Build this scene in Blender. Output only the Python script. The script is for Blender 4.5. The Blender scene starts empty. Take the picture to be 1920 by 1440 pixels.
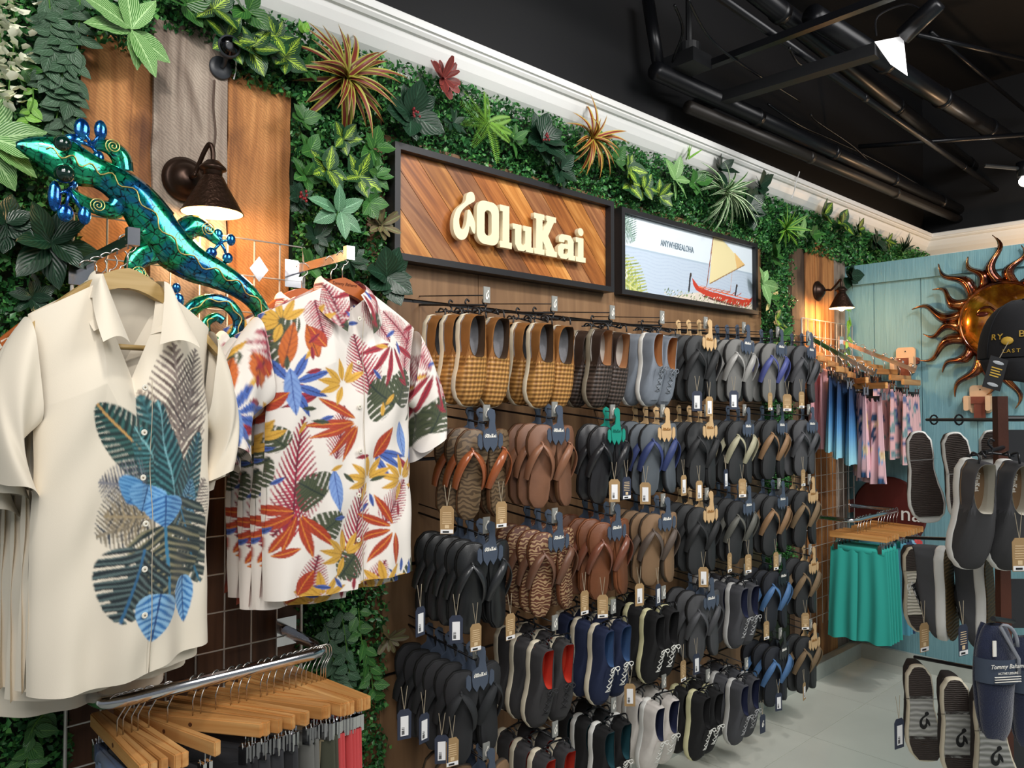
import bpy, bmesh, math, random
import numpy as np
from mathutils import Vector, Matrix
random.seed(7); rng=np.random.RandomState(7)
PI=math.pi
scene=bpy.context.scene
C=scene.collection
# ---------------------------------------------------------------- camera
FPX=1440.0; YAW=math.radians(47.1); PITCH=math.atan(37/1440.0); CZ=1.6
cam_d=bpy.data.cameras.new('camera'); cam=bpy.data.objects.new('camera',cam_d); C.objects.link(cam)
cam_d.sensor_width=36; cam_d.lens=36*FPX/1920; cam_d.clip_start=.02
cam.location=(0,0,CZ); cam.rotation_euler=(PI/2+PITCH,0,YAW-PI/2)
scene.camera=cam
CR=cam.rotation_euler.to_matrix()
def ray(px,py): return CR@Vector(((px-960)/FPX,(720-py)/FPX,-1))
def PY(px,py,Y): d=ray(px,py); t=Y/d.y; return Vector((d.x*t,Y,CZ+d.z*t))
def PX(px,py,X): d=ray(px,py); t=X/d.x; return Vector((X,d.y*t,CZ+d.z*t))
def PD(px,py,D): d=ray(px,py); return Vector((d.x*D,d.y*D,CZ+d.z*D))
# ---------------------------------------------------------------- world and light
w=bpy.data.worlds.new('world'); scene.world=w; w.use_nodes=True
w.node_tree.nodes['Background'].inputs[0].default_value=(.85,.92,1,1)
w.node_tree.nodes['Background'].inputs[1].default_value=.22
scene.view_settings.view_transform='Standard'; scene.view_settings.look='None'
scene.view_settings.exposure=0.0; scene.view_settings.gamma=1; scene.view_settings.use_curve_mapping=False
def area(name,loc,target,size,power,col=(1,.97,.92)):
    l=bpy.data.lights.new(name,'AREA'); l.energy=power; l.size=size; l.color=col
    o=bpy.data.objects.new(name,l); C.objects.link(o); o.location=loc
    o.rotation_euler=(Vector(target)-Vector(loc)).to_track_quat('-Z','Y').to_euler(); return o
def spot(name,loc,target,power,ang=60,blend=.6,r=.05,col=(1,.95,.88)):
    l=bpy.data.lights.new(name,'SPOT'); l.energy=power; l.spot_size=math.radians(ang); l.spot_blend=blend; l.shadow_soft_size=r; l.color=col
    o=bpy.data.objects.new(name,l); C.objects.link(o); o.location=loc
    o.rotation_euler=(Vector(target)-Vector(loc)).to_track_quat('-Z','Y').to_euler(); return o
def point(name,loc,power,r=.02,col=(1,.62,.3)):
    l=bpy.data.lights.new(name,'POINT'); l.energy=power; l.shadow_soft_size=r; l.color=col
    o=bpy.data.objects.new(name,l); C.objects.link(o); o.location=loc; return o
area('overhead_fill',(-.6,-.6,3.4),(1.2,2.1,1.3),1.8,70,(1,.98,.95))  # unseen area lights added overhead as ambient fill
area('overhead_fill',(2.6,-.8,3.4),(3.2,2.1,1.2),1.8,75,(1,.98,.95))
spot('ceiling_spot',(.1,.6,3.2),(.9,2.1,1.7),55,75,.8,.08)
spot('ceiling_spot',(1.6,.5,3.2),(2.1,2.1,1.9),75,75,.8,.08,(1,.96,.92))
spot('ceiling_spot',(3.1,.4,3.2),(3.3,2.1,1.8),75,75,.8,.08,(1,.96,.92))
spot('ceiling_spot',(3.3,.2,3.2),(4.97,1.4,1.8),75,80,.8,.08,(1,.98,.95))
point('warm_backroom_lamp',(5.75,1.0,2.25),22,.06,(1,.62,.34))
# ---------------------------------------------------------------- materials
def lin(c):
    if isinstance(c,str):
        c=[int(c[i:i+2],16)/255 for i in (0,2,4)]
    return tuple((x/12.92 if x<=.04045 else ((x+.055)/1.055)**2.4) for x in c[:3])+(1,)
class NT:
    def __init__(s,name,rough=.6,metal=0,spec=.5):
        m=bpy.data.materials.new(name); m.use_nodes=True; s.m=m; s.t=m.node_tree
        s.b=s.t.nodes['Principled BSDF']; s.b.inputs['Roughness'].default_value=rough
        s.b.inputs['Metallic'].default_value=metal; s.b.inputs['Specular IOR Level'].default_value=spec
    def node(s,ty,ins=None,**kw):
        n=s.t.nodes.new('ShaderNode'+ty)
        for k,v in kw.items(): setattr(n,k,v)
        for k,v in (ins or {}).items(): s.put(n,k,v)
        return n
    def put(s,n,k,v):
        if isinstance(v,bpy.types.NodeSocket): s.t.links.new(v,n.inputs[k])
        elif isinstance(v,bpy.types.Node): s.t.links.new(v.outputs[0],n.inputs[k])
        else: n.inputs[k].default_value=v
    def mth(s,op,a,b=0.0,c=None):
        n=s.node('Math',operation=op); s.put(n,0,a); s.put(n,1,b)
        if c is not None: s.put(n,2,c)
        return n.outputs[0]
    def mix(s,f,a,b,bt='MIX'):
        n=s.node('Mix',data_type='RGBA',blend_type=bt); s.put(n,0,f); s.put(n,6,a); s.put(n,7,b); return n.outputs[2]
    def ramp(s,f,stops):
        n=s.node('ValToRGB'); s.put(n,0,f); e=n.color_ramp.elements
        while len(e)<len(stops): e.new(.5)
        for i,(p,c) in enumerate(stops): e[i].position=p; e[i].color=lin(c) if not (isinstance(c,tuple) and len(c)==4) else c
        return n.outputs[0]
    def coord(s,k='Object',scale=None,rot=None):
        c=s.node('TexCoord').outputs[k]
        if scale:
            mp=s.node('Mapping',{'Vector':c,'Scale':scale}); 
            if rot: mp.inputs['Rotation'].default_value=rot
            c=mp.outputs[0]
        return c
    def noise(s,vec,scale,detail=4,dist=0):
        return s.node('TexNoise',{'Vector':vec,'Scale':scale,'Detail':detail,'Distortion':dist}).outputs[0]
    def base(s,c): s.put(s.b,'Base Color',c)
    def bump(s,h,st=.3,dist=.002):
        n=s.node('Bump',{'Height':h,'Strength':st,'Distance':dist}); s.put(s.b,'Normal',n.outputs[0])
MATS={}
def mat(name,col,rough=.6,metal=0,var=.0,vs=20,bump=0,bs=150,spec=.5,coat=0,es=0,rnd=0,attr=False,sheen=0,bd=.002):
    if name in MATS: return MATS[name]
    n=NT(name,rough,metal,spec); c=lin(col)
    if attr: out=n.node('Attribute',attribute_name='Col').outputs[0]
    else:
        rgb=n.node('RGB'); rgb.outputs[0].default_value=c; out=rgb.outputs[0]
    if var or bump: co=n.coord()
    if var:
        f=n.noise(co,vs); v=n.mth('MULTIPLY_ADD',n.mth('SUBTRACT',f,.5),var*2.5,1.0)
        out=n.mix(1.0,out,n.node('CombineColor',{0:v,1:v,2:v}).outputs[0],'MULTIPLY')
    if rnd:
        r=n.node('ObjectInfo').outputs['Random']; v=n.mth('MULTIPLY_ADD',r,2*rnd,1-rnd)
        out=n.mix(1.0,out,n.node('CombineColor',{0:v,1:v,2:v}).outputs[0],'MULTIPLY')
    n.base(out)
    if bump: n.bump(n.noise(co,bs),bump,bd)
    if coat: n.b.inputs['Coat Weight'].default_value=coat
    if sheen: n.b.inputs['Sheen Weight'].default_value=sheen
    if es: n.b.inputs['Emission Color'].default_value=c; n.b.inputs['Emission Strength'].default_value=es
    MATS[name]=n.m; return n.m
def wood(name,cols,axis='z',rough=.55,fine=90,rnd=.12,saw=False,coat=0,vec='Object',bump=.25):
    if name in MATS: return MATS[name]
    n=NT(name,rough); s={'x':(1.5,fine/3,fine/3),'y':(fine/3,1.5,fine/3),'z':(fine/3,fine/3,1.5)}[axis]
    info=n.node('ObjectInfo').outputs['Random']
    add=n.node('VectorMath',operation='ADD'); n.put(add,0,n.coord(vec)); n.put(add,1,n.node('CombineXYZ',{0:n.mth('MULTIPLY',info,7.0),1:n.mth('MULTIPLY',info,3.0),2:n.mth('MULTIPLY',info,11.0)}).outputs[0])
    mp=n.node('Mapping',{'Vector':add.outputs[0],'Scale':s}).outputs[0]
    f=n.noise(mp,1.0,6,1.2); f2=n.noise(add.outputs[0],3.0,3,1)
    ff=n.mth('ADD',n.mth('MULTIPLY',f,.8),n.mth('MULTIPLY',f2,.25))
    c=n.ramp(ff,[(.32,cols[0]),(.5,cols[1]),(.7,cols[2])])
    v=n.mth('MULTIPLY_ADD',info,2*rnd,1-rnd); c=n.mix(1.0,c,n.node('CombineColor',{0:v,1:v,2:v}).outputs[0],'MULTIPLY')
    if saw:
        w_=n.node('TexWave',{'Vector':n.coord('Object',(1,1,1),(0,.9,0)),'Scale':40.0,'Distortion':9.0,'Detail':4.0}).outputs[0]
        c=n.mix(.16,c,n.node('CombineColor',{0:w_,1:w_,2:w_}).outputs[0],'OVERLAY')
        st=n.ramp(n.noise(n.coord('Object',(2.5,2.5,1.2)),2.2,3,.8),[(.56,(1,1,1)),(.68,(.42,.30,.22))]); c=n.mix(.7,c,st,'MULTIPLY')
    n.base(c); n.bump(f,bump,.003)
    if coat: n.b.inputs['Coat Weight'].default_value=coat
    MATS[name]=n.m; return n.m
# ---------------------------------------------------------------- geometry helpers
def link(name,me,parent=None,loc=None,rot=None):
    o=bpy.data.objects.new(name,me); C.objects.link(o)
    if parent is not None: o.parent=parent
    if loc is not None: o.location=loc
    if rot is not None: o.rotation_euler=rot
    return o
def mesh(name,v,f,mats,smooth=False,uv=None,col=None,mi=None):
    me=bpy.data.meshes.new(name); me.from_pydata([tuple(p) for p in v],[],[tuple(q) for q in f])
    for m in (mats if isinstance(mats,(list,tuple)) else [mats]): me.materials.append(m)
    if smooth: me.polygons.foreach_set('use_smooth',[True]*len(me.polygons))
    if mi is not None: me.polygons.foreach_set('material_index',mi)
    if uv is not None:
        l=me.uv_layers.new(name='UVMap'); vi=np.empty(len(me.loops),dtype=np.int32); me.loops.foreach_get('vertex_index',vi)
        l.data.foreach_set('uv',np.asarray(uv,dtype=np.float32)[vi].ravel())
    if col is not None:
        a=me.color_attributes.new('Col','FLOAT_COLOR','POINT'); c=np.ones((len(v),4),dtype=np.float32); c[:,:3]=np.asarray(col)[:,:3]
        a.data.foreach_set('color',c.ravel())
    me.update(); return me
class G:
    def __init__(s): s.v=[]; s.f=[]
    def add(s,v,f):
        b=len(s.v); s.v+= [Vector(p) for p in v]; s.f+=[tuple(b+i for i in q) for q in f]; return s
    def box(s,a,b):
        (x0,y0,z0),(x1,y1,z1)=a,b
        return s.add([(x0,y0,z0),(x1,y0,z0),(x1,y1,z0),(x0,y1,z0),(x0,y0,z1),(x1,y0,z1),(x1,y1,z1),(x0,y1,z1)],
          [(0,3,2,1),(4,5,6,7),(0,1,5,4),(1,2,6,5),(2,3,7,6),(3,0,4,7)])
    def tube(s,pts,r,n=8,cap=True,flat=None):
        pts=[Vector(p) for p in pts]; N=len(pts); rs=r if isinstance(r,(list,tuple)) else [r]*N
        V=[];F=[]; prev=None
        for i,p in enumerate(pts):
            t=(pts[min(i+1,N-1)]-pts[max(i-1,0)]).normalized()
            if prev is None:
                up=Vector((0,0,1)) if abs(t.z)<.9 else Vector((1,0,0)); a=t.cross(up).normalized()
            else: a=(prev-t*prev.dot(t)).normalized()
            prev=a; b=t.cross(a)
            for k in range(n):
                q=2*PI*k/n; V.append(p+a*math.cos(q)*rs[i]+b*math.sin(q)*rs[i]*(flat or 1))
        for i in range(N-1):
            for k in range(n): F.append((i*n+k,i*n+(k+1)%n,(i+1)*n+(k+1)%n,(i+1)*n+k))
        if cap: F.append(tuple(range(n))[::-1]); F.append(tuple((N-1)*n+k for k in range(n)))
        return s.add(V,F)
    def lathe(s,prof,n=20,c=(0,0,0),axis='z'):
        V=[];F=[];c=Vector(c)
        for r,h in prof:
            for k in range(n):
                a=2*PI*k/n; x,y=r*math.cos(a),r*math.sin(a)
                V.append(c+Vector({'z':(x,y,h),'y':(x,h,y),'x':(h,x,y)}[axis]))
        for i in range(len(prof)-1):
            for k in range(n): F.append((i*n+k,i*n+(k+1)%n,(i+1)*n+(k+1)%n,(i+1)*n+k))
        F.append(tuple(range(n))[::-1]); F.append(tuple((len(prof)-1)*n+k for k in range(n)))
        return s.add(V,F)
    def sph(s,c,r,n=10,m=7):
        r=(r,r,r) if not isinstance(r,(tuple,list)) else r; V=[];F=[]
        for i in range(m+1):
            a=PI*i/m
            for k in range(n):
                b=2*PI*k/n; V.append((c[0]+r[0]*math.sin(a)*math.cos(b),c[1]+r[1]*math.sin(a)*math.sin(b),c[2]+r[2]*math.cos(a)))
        for i in range(m):
            for k in range(n): F.append((i*n+k,(i+1)*n+k,(i+1)*n+(k+1)%n,i*n+(k+1)%n))
        return s.add(V,F)
    def prism(s,poly,y0,y1):      # outline in x,z extruded along y
        n=len(poly); V=[(x,y0,z) for x,z in poly]+[(x,y1,z) for x,z in poly]
        F=[tuple(range(n)),tuple(range(2*n-1,n-1,-1))]+[(i,i+n,(i+1)%n+n,(i+1)%n) for i in range(n)]
        return s.add(V,F)
    def grid(s,fn,nu,nv,closeu=False):
        V=[fn(i/nu,j/nv) for j in range(nv+1) for i in range(nu+(0 if closeu else 1))]; w_=nu+(0 if closeu else 1)
        F=[(j*w_+i,j*w_+(i+1)%w_,(j+1)*w_+(i+1)%w_,(j+1)*w_+i) for j in range(nv) for i in range(nu)]
        return s.add(V,F)
    def xf(s,M): s.v=[M@v for v in s.v]; return s
    def me(s,name,m,smooth=False,**k): return mesh(name,s.v,s.f,m,smooth,**k)
    def obj(s,name,m,parent=None,smooth=False,loc=None,rot=None): return link(name,s.me(name,m,smooth),parent,loc,rot)
def tag(o,label,cat,group=None,kind=None):
    o['label']=label; o['category']=cat
    if group: o['group']=group
    if kind: o['kind']=kind
    return o
def thing(name,label,cat,loc=(0,0,0),rot=(0,0,0),group=None):
    o=bpy.data.objects.new(name,None); C.objects.link(o); o.location=loc; o.rotation_euler=rot; o.empty_display_size=.02
    return tag(o,label,cat,group)
def struct(o): o['kind']='structure'; return o
def cat_rom(P,k=6,closed=False):
    P=[Vector(p) for p in P]; n=len(P); out=[]
    R=range(n) if closed else range(n-1)
    for i in R:
        if closed: a,b,c,d=P[i-1],P[i],P[(i+1)%n],P[(i+2)%n]
        else: a,b,c,d=P[max(i-1,0)],P[i],P[i+1],P[min(i+2,n-1)]
        for j in range(k):
            t=j/k; out.append(.5*((2*b)+(c-a)*t+(2*a-5*b+4*c-d)*t*t+(3*b-a-3*c+d)*t**3))
    if not closed: out.append(P[-1])
    return out
def flat_mesh(name,polys,m,depth=.002,bevel=0,face='wall'):   # polys: closed outlines (holes allowed) as filled 2D curve
    cu=bpy.data.curves.new('tmp','CURVE'); cu.dimensions='2D'; cu.fill_mode='BOTH'; cu.extrude=depth/2; cu.bevel_depth=bevel
    for p in polys:
        sp=cu.splines.new('POLY'); sp.points.add(len(p)-1)
        for i,q in enumerate(p): sp.points[i].co=(q[0],q[1],0,1)
        sp.use_cyclic_u=True
    ob=bpy.data.objects.new('tmp',cu); me=bpy.data.meshes.new_from_object(ob); bpy.data.objects.remove(ob)
    me.name=name; me.materials.clear(); me.materials.append(m)
    if face=='wall': me.transform(Matrix.Rotation(PI/2,4,'X'))
    return me
TXT={}
def text_mesh(s,size,m,depth=.001,shear=0,space=1,face='wall',align='CENTER',wide=1):
    k=(s,size,m.name,depth,shear,face,align,wide)
    if k in TXT: return TXT[k]
    cu=bpy.data.curves.new('tmp','FONT'); cu.body=s; cu.size=size; cu.extrude=depth/2; cu.shear=shear; cu.align_x=align; cu.align_y='CENTER'; cu.space_character=space; cu.resolution_u=3
    ob=bpy.data.objects.new('tmp',cu); me=bpy.data.meshes.new_from_object(ob); bpy.data.objects.remove(ob)
    me.name='lettering'; me.materials.clear(); me.materials.append(m)
    if wide!=1: me.transform(Matrix.Diagonal((wide,1,1,1)))
    if face=='wall': me.transform(Matrix.Rotation(PI/2,4,'X'))
    TXT[k]=me; return me
def merge(name,items,m):     # several (mesh, matrix) joined into one mesh
    bm=bmesh.new()
    for me,M in items:
        t=me.copy(); t.transform(M); bm.from_mesh(t); bpy.data.meshes.remove(t)
    o=bpy.data.meshes.new(name); bm.to_mesh(o); bm.free(); o.materials.clear(); o.materials.append(m); return o
T=Matrix.Translation
def S(x,y=None,z=None): y=x if y is None else y; z=x if z is None else z; return Matrix.Diagonal((x,y,z,1))
def R(a,ax): return Matrix.Rotation(a,4,ax)
# ---------------------------------------------------------------- colours
black=mat('black_metal','16161a',.45,.3); chrome=mat('chrome','d8d8dc',.14,1); wire_m=mat('grid_chrome','d6d2cc',.35,.5)
blackpl=mat('black_plastic','141417',.4); white=mat('white_paint','eeeeec',.45,bump=.05)
bronze=mat('dark_bronze','3a2a22',.38,.75,var=.3,vs=30); kraft=mat('kraft_card','a3855c',.8,var=.08); navy=mat('navy_card','2c3346',.6)
navyhang=mat('navy_hanger_plastic','465061',.5); tealhang=mat('teal_hanger_plastic','1f8f7c',.35); krafthang=mat('kraft_hanger_board','c9a77a',.75,var=.06)
blackhang=mat('black_hanger_plastic','1b1c20',.4); cream=mat('cream_rubber','e0d6bf',.6); whitepr=mat('white_print','f1eee6',.6); steelgrey=mat('grey_label','8d8e8a',.5)
hangw=wood('hanger_wood',['a8703a','c98f52','dba96c'],'y',.4,rnd=.1,bump=.05); hangw2=wood('curved_hanger_wood',['a0824e','b39660','c4a878'],'x',.4,rnd=.05,bump=.05)
redhang=mat('reddish_hanger_wood','b5602a',.4,var=.1)
string=mat('tag_string','a89c86',.8)
# ---------------------------------------------------------------- setting
XT=4.97; YW=2.17
slab=mat('floor_tile_stone','d9dbd0',.28,var=.12,vs=3,bump=.05,bs=30,rnd=.03)
grout=mat('floor_grout','a3a69d',.8)
fl=struct(G().box((-3.5,-3.5,-.1),(6.6,2.4,-.012)).obj('floor',grout))
tile=G().box((.0015,.0015,-.0125),(.5985,.5985,0)).me('tile',slab)
for i in range(5,19):
    for j in range(0,8):
        if i*.45-.9<6.3: link('tile',tile,fl,(i*.45*1.3333-2.4,j*.6-2.5+.05,0))
plaster=mat('white_wall_plaster','e6e5e2',.85,var=.03,bump=.4,bs=90)
struct(G().box((-3.5,YW+.06,-.1),(6.5,YW+.2,4.0)).obj('wall_left',plaster))
endpl=mat('cream_wall_plaster','e8dcc8',.85,var=.03)
struct(G().box((6.4,-3.5,-.1),(6.55,YW+.2,4.0)).obj('wall_end',endpl))
ceil=mat('black_ceiling_paint','07080d',.7,var=.3,vs=4)
struct(G().box((-3.5,-3.5,3.95),(6.6,2.4,4.05)).obj('ceiling',ceil))
struct(G().box((-3.5,YW-.02,2.885),(6.4,YW+.06,3.95)).obj('wall_upper_left',ceil)); struct(G().box((6.33,-3.5,2.885),(6.4,YW,3.95)).obj('wall_upper_end',ceil))
# crown moulding profile (projection from wall, height)
prof=[(0,2.69),(.012,2.69),(.014,2.705),(.02,2.715),(.03,2.72),(.03,2.735),(.045,2.745),(.075,2.765),(.098,2.79),(.112,2.815),(.118,2.83),(.13,2.832),(.14,2.842),(.14,2.848),(.15,2.85),(.15,2.875),(.143,2.88),(0,2.885)]
def crown(name,p0,p1,nrm,mt):
    g=G(); V=[]; n=len(prof)
    for P in (p0,p1):
        for a,z in prof: V.append((P[0]+nrm[0]*a,P[1]+nrm[1]*a,z))
    g.add(V,[(i,i+1,n+i+1,n+i) for i in range(n-1)]); return struct(g.obj(name,mt,smooth=False))
crm=mat('white_trim_gloss','f0f0ee',.3,bump=.03,bs=20)
crown('trim_1',(-3.5,YW+.03),(6.4,YW+.03),(0,-1),crm); crown('trim_2',(6.36,-3.5),(6.36,2.2),(-1,0),crm)
# teal boarded partition at the end
tealp=NT('teal_painted_wood',.55)
_c=tealp.coord('Object',(8,25,1.2)); _f=tealp.noise(_c,2.0,5,2.5)
tealp.base(tealp.ramp(_f,[(.3,'6f9ca6'),(.6,'7ba8b1'),(.8,'86b2ba')])); tealp.bump(_f,.55,.004); tealp=tealp.m
tw=struct(G().box((XT+.02,-3.4,0),(XT+.1,YW+.05,2.47)).obj('wall_right',tealp))
y=YW+.05; k=0
edges=[2.22,1.988,1.711,1.415]+[1.415-.29*i for i in range(1,12)]
for a,b in zip(edges,edges[1:]): G().box((XT,b+.002,.09),(XT+.021,a-.002,2.38)).obj('board',tealp,tw)
for a,b in zip([2.22,1.1,-.4,-2],[1.1,-.4,-2,-3.4]): G().box((XT-.022,b+.001,2.36),(XT+.03,a,2.485)).obj('board',tealp,tw)
struct(G().box((XT-.03,-3.4,0),(XT+.01,YW,.09)).obj('baseboard_right',mat('pale_baseboard','b7bcb4',.6,var=.1)))
struct(G().box((1.4,YW-.09,0),(XT-.02,YW+.02,.09)).obj('baseboard_left',mat('pale_baseboard','b7bcb4',.6)))
# backing of the left wall: dark board behind grid, brown panel behind the shoes
backw=wood('brown_plank_wood',['4b2e1b','6a452b','825a3a'],'z',.6,rnd=.2,bump=.2)
# slatwall behind shoes
panelw=wood('stained_plywood',['664a32','7b5c3f','8b6b4b'],'z',.55,fine=50,rnd=.05,bump=.1)
pn=thing('shoe_wall_panel','brown stained plywood display wall behind the hanging shoes and two framed signs','panel',(1.40,YW-.01,0))
zs=[.05,.36,.71,1.06,1.41,1.76,1.95,2.50]
for i,(a,b) in enumerate(zip(zs,zs[1:])):
    for x0,x1 in ((0,.42),(.42,1.2),(1.2,2.45)):
        if i<6 : x=[(0,2.45)]
        g=G().box((x0+.0015,-.02,a+(.006 if i else 0)),(x1-.0015,.03,b-.006)); g.obj('board',panelw,pn)
for z in zs[1:-1]: G().box((0,-.012,z-.008),(2.45,.0,z+.008)).obj('groove_rail',blackpl,pn)
# rustic planks
rust1=wood('warm_barn_wood',['6f4324','a56d3c','c48a52'],'z',.75,fine=60,rnd=.06,saw=True,bump=.5)
rust2=wood('grey_barn_wood',['57493f','85766a','a89a8c'],'z',.8,fine=70,rnd=.04,saw=True,bump=.5)
rust3=wood('dark_barn_wood',['4a3a2c','5f4a38','705a45'],'z',.8,fine=70,rnd=.05,saw=True,bump=.5)
def plank(px0,px1,pyt0,pyt1,Y,m,label,zb=.02,th=.022,rag=.012,seed=1,name='barn_plank',yo=0):
    rr=random.Random(seed); a=PY(px0,pyt0,Y-th); b=PY(px1,pyt1,Y-th); n=26; top=[]
    for i in range(n+1):
        t=i/n; top.append((a.x+(b.x-a.x)*t,a.z+(b.z-a.z)*t+rr.uniform(-rag,rag)*(1 if 0<i<n else .3)-(.02*rag/.012 if i in(0,n) else 0)))
    nz=12; L=[(a.x+rr.uniform(-.003,.003),zb+(a.z-.05-zb)*i/nz) for i in range(nz)]; Rr=[(b.x-.002+rr.uniform(-.003,.003),zb+(b.z-.05-zb)*i/nz) for i in range(nz)][::-1]
    o=G().prism(L+top+Rr,Y-th,Y).obj(name,m); return tag(o,label,'plank','barn planks on the wall' if 0 else None)
plank(152,290,66,76,YW,rust1,'warm brown barn plank with dark knot under calathea, behind green gecko',seed=1,zb=1.66)
plank(289,429,33,66,YW,rust2,'grey weathered barn plank carrying the security camera and bronze lamp',seed=2,zb=1.66,th=.034,rag=.003)
plank(428,546,132,165,YW,rust1,'warm brown barn plank with ragged rounded top right of the grey plank',seed=5,zb=1.66,rag=.014)
plank(1484,1508,462,468,YW,rust3,'dark narrow barn plank at left edge of the far plank group',seed=6,th=.03,rag=.004)
plank(1507,1529,466,470,YW,rust1,'tan barn plank behind far wall lamp base, left of the tallest',seed=7,th=.03,rag=.004)
plank(1528,1563,455,462,YW,rust1,'tallest tan barn plank of the far group behind far lamp',seed=8,th=.034,rag=.004)
plank(1562,1584,474,474,YW,rust2,'grey narrow barn plank beside the teal partition',seed=9,th=.028,rag=.004)
darkp=wood('dark_brown_board',['3d2618','563724','6e4a32'],'z',.6,fine=60,rnd=.08)  # dark brown tones for the boards below the barn planks
dbp=thing('backing_boards','dark brown boards behind lower half of the chrome wire grid','panel',(.50,YW-.03,.02))
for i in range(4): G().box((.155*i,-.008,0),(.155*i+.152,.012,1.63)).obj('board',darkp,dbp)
# dark filler boards: left of grid and strip between foliage and shoe panel
tag(G().box((1.345,YW-.03,.02),(1.40,YW+.04,2.55)).obj('edge_board',backw),'narrow brown upright board left of the framed wooden sign','board')
# ---------------------------------------------------------------- boxwood foliage
PLK=[]
for _a,_b,_t in((152,290,72),(289,429,50),(428,546,150),(1484,1584,466)):
    _p,_q=PY(_a,_t,YW-.03),PY(_b,_t,YW-.03); PLK.append((_p.x,_q.x,min(_p.z,_q.z)-.0))
boxm=mat('boxwood_leaf','ffffff',.38,attr=True,spec=.5); dirt=mat('foliage_backing','13240f',.9)
def boxwood(name,label,x0,x1,z0,z1,dens=26000,size=.0085,depth=.05,seed=0):
    r=np.random.RandomState(seed); n=int((x1-x0)*(z1-z0)*dens)
    c=np.stack([r.uniform(x0,x1,n),YW-.012-depth*r.rand(n)**1.3*(.5+.5*r.rand(n)),r.uniform(z0,z1,n)],1)
    # lumpy relief
    mk=np.ones(n,bool)
    for xa,xb,zt in PLK: mk&=~((c[:,0]>xa-.004)&(c[:,0]<xb+.004)&(c[:,2]<zt))
    c=c[mk]; n=len(c)
    lump=.018*np.sin(c[:,0]*37+c[:,2]*11)*np.sin(c[:,2]*41-c[:,0]*9)+.012*np.sin(c[:,0]*83)*np.sin(c[:,2]*71); c[:,1]-=lump+.01
    d=r.randn(n,3); d[:,1]-=.5; d/=np.linalg.norm(d,axis=1)[:,None]
    e=r.randn(n,3); e-=d*(e*d).sum(1)[:,None]; e/=np.linalg.norm(e,axis=1)[:,None]
    s=size*(.7+.7*r.rand(n))[:,None]; nn=np.cross(d,e)
    V=np.empty((n,5,3)); V[:,0]=c-d*s; V[:,1]=c+e*s*.62+nn*s*.25; V[:,2]=c+d*s; V[:,3]=c-e*s*.62+nn*s*.25; V[:,4]=c
    F=(np.arange(n)[:,None,None]*5+np.array([[0,1,4,0],[1,2,4,1]])[None,:,:]); 
    tri=(np.arange(n)[:,None,None]*5+np.array([[0,1,4],[1,2,4],[2,3,4],[3,0,4]])[None]).reshape(-1,3)
    me=bpy.data.meshes.new(name); me.vertices.add(n*5); me.vertices.foreach_set('co',V.ravel().astype(np.float32))
    me.loops.add(len(tri)*3); me.loops.foreach_set('vertex_index',tri.ravel().astype(np.int32)); me.polygons.add(len(tri))
    me.polygons.foreach_set('loop_start',np.arange(0,len(tri)*3,3,dtype=np.int32)); me.update(calc_edges=True)
    b=r.rand(n); cl=np.stack([.015+.10*b**2.2,.075+.26*b**1.4,.018+.055*b],1); cl=np.repeat(cl,5,0); cc=np.ones((n*5,4),np.float32); cc[:,:3]=cl
    a=me.color_attributes.new('Col','FLOAT_COLOR','POINT'); a.data.foreach_set('color',cc.ravel()); me.materials.append(boxm)
    o=link(name,me); tag(o,label,'foliage'); o['kind']='stuff'; return o
struct(G().box((-.6,YW+.005,0),(6.35,YW+.065,2.72)).obj('trim_3',dirt))
boxwood('boxwood_foliage','dense small-leaved artificial boxwood left of the barn planks',-.35,.60,.4,2.75,seed=1)
boxwood('boxwood_foliage','artificial boxwood strip above the barn planks and camera',.60,1.1,2.32,2.75,seed=2)
boxwood('boxwood_foliage','artificial boxwood strip between barn planks and the framed wooden sign',1.085,1.41,.3,2.74,seed=3)
boxwood('boxwood_foliage','artificial boxwood band above the two framed signs',1.41,3.9,2.44,2.75,seed=4,dens=22000)
boxwood('boxwood_foliage','artificial boxwood strip between the sailing picture and far planks',3.84,4.16,.5,2.62,seed=5,dens=20000)
boxwood('boxwood_foliage','artificial boxwood at the far end above and beside the teal wall',3.9,6.3,2.46,2.75,seed=6,dens=12000,size=.012)
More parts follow.
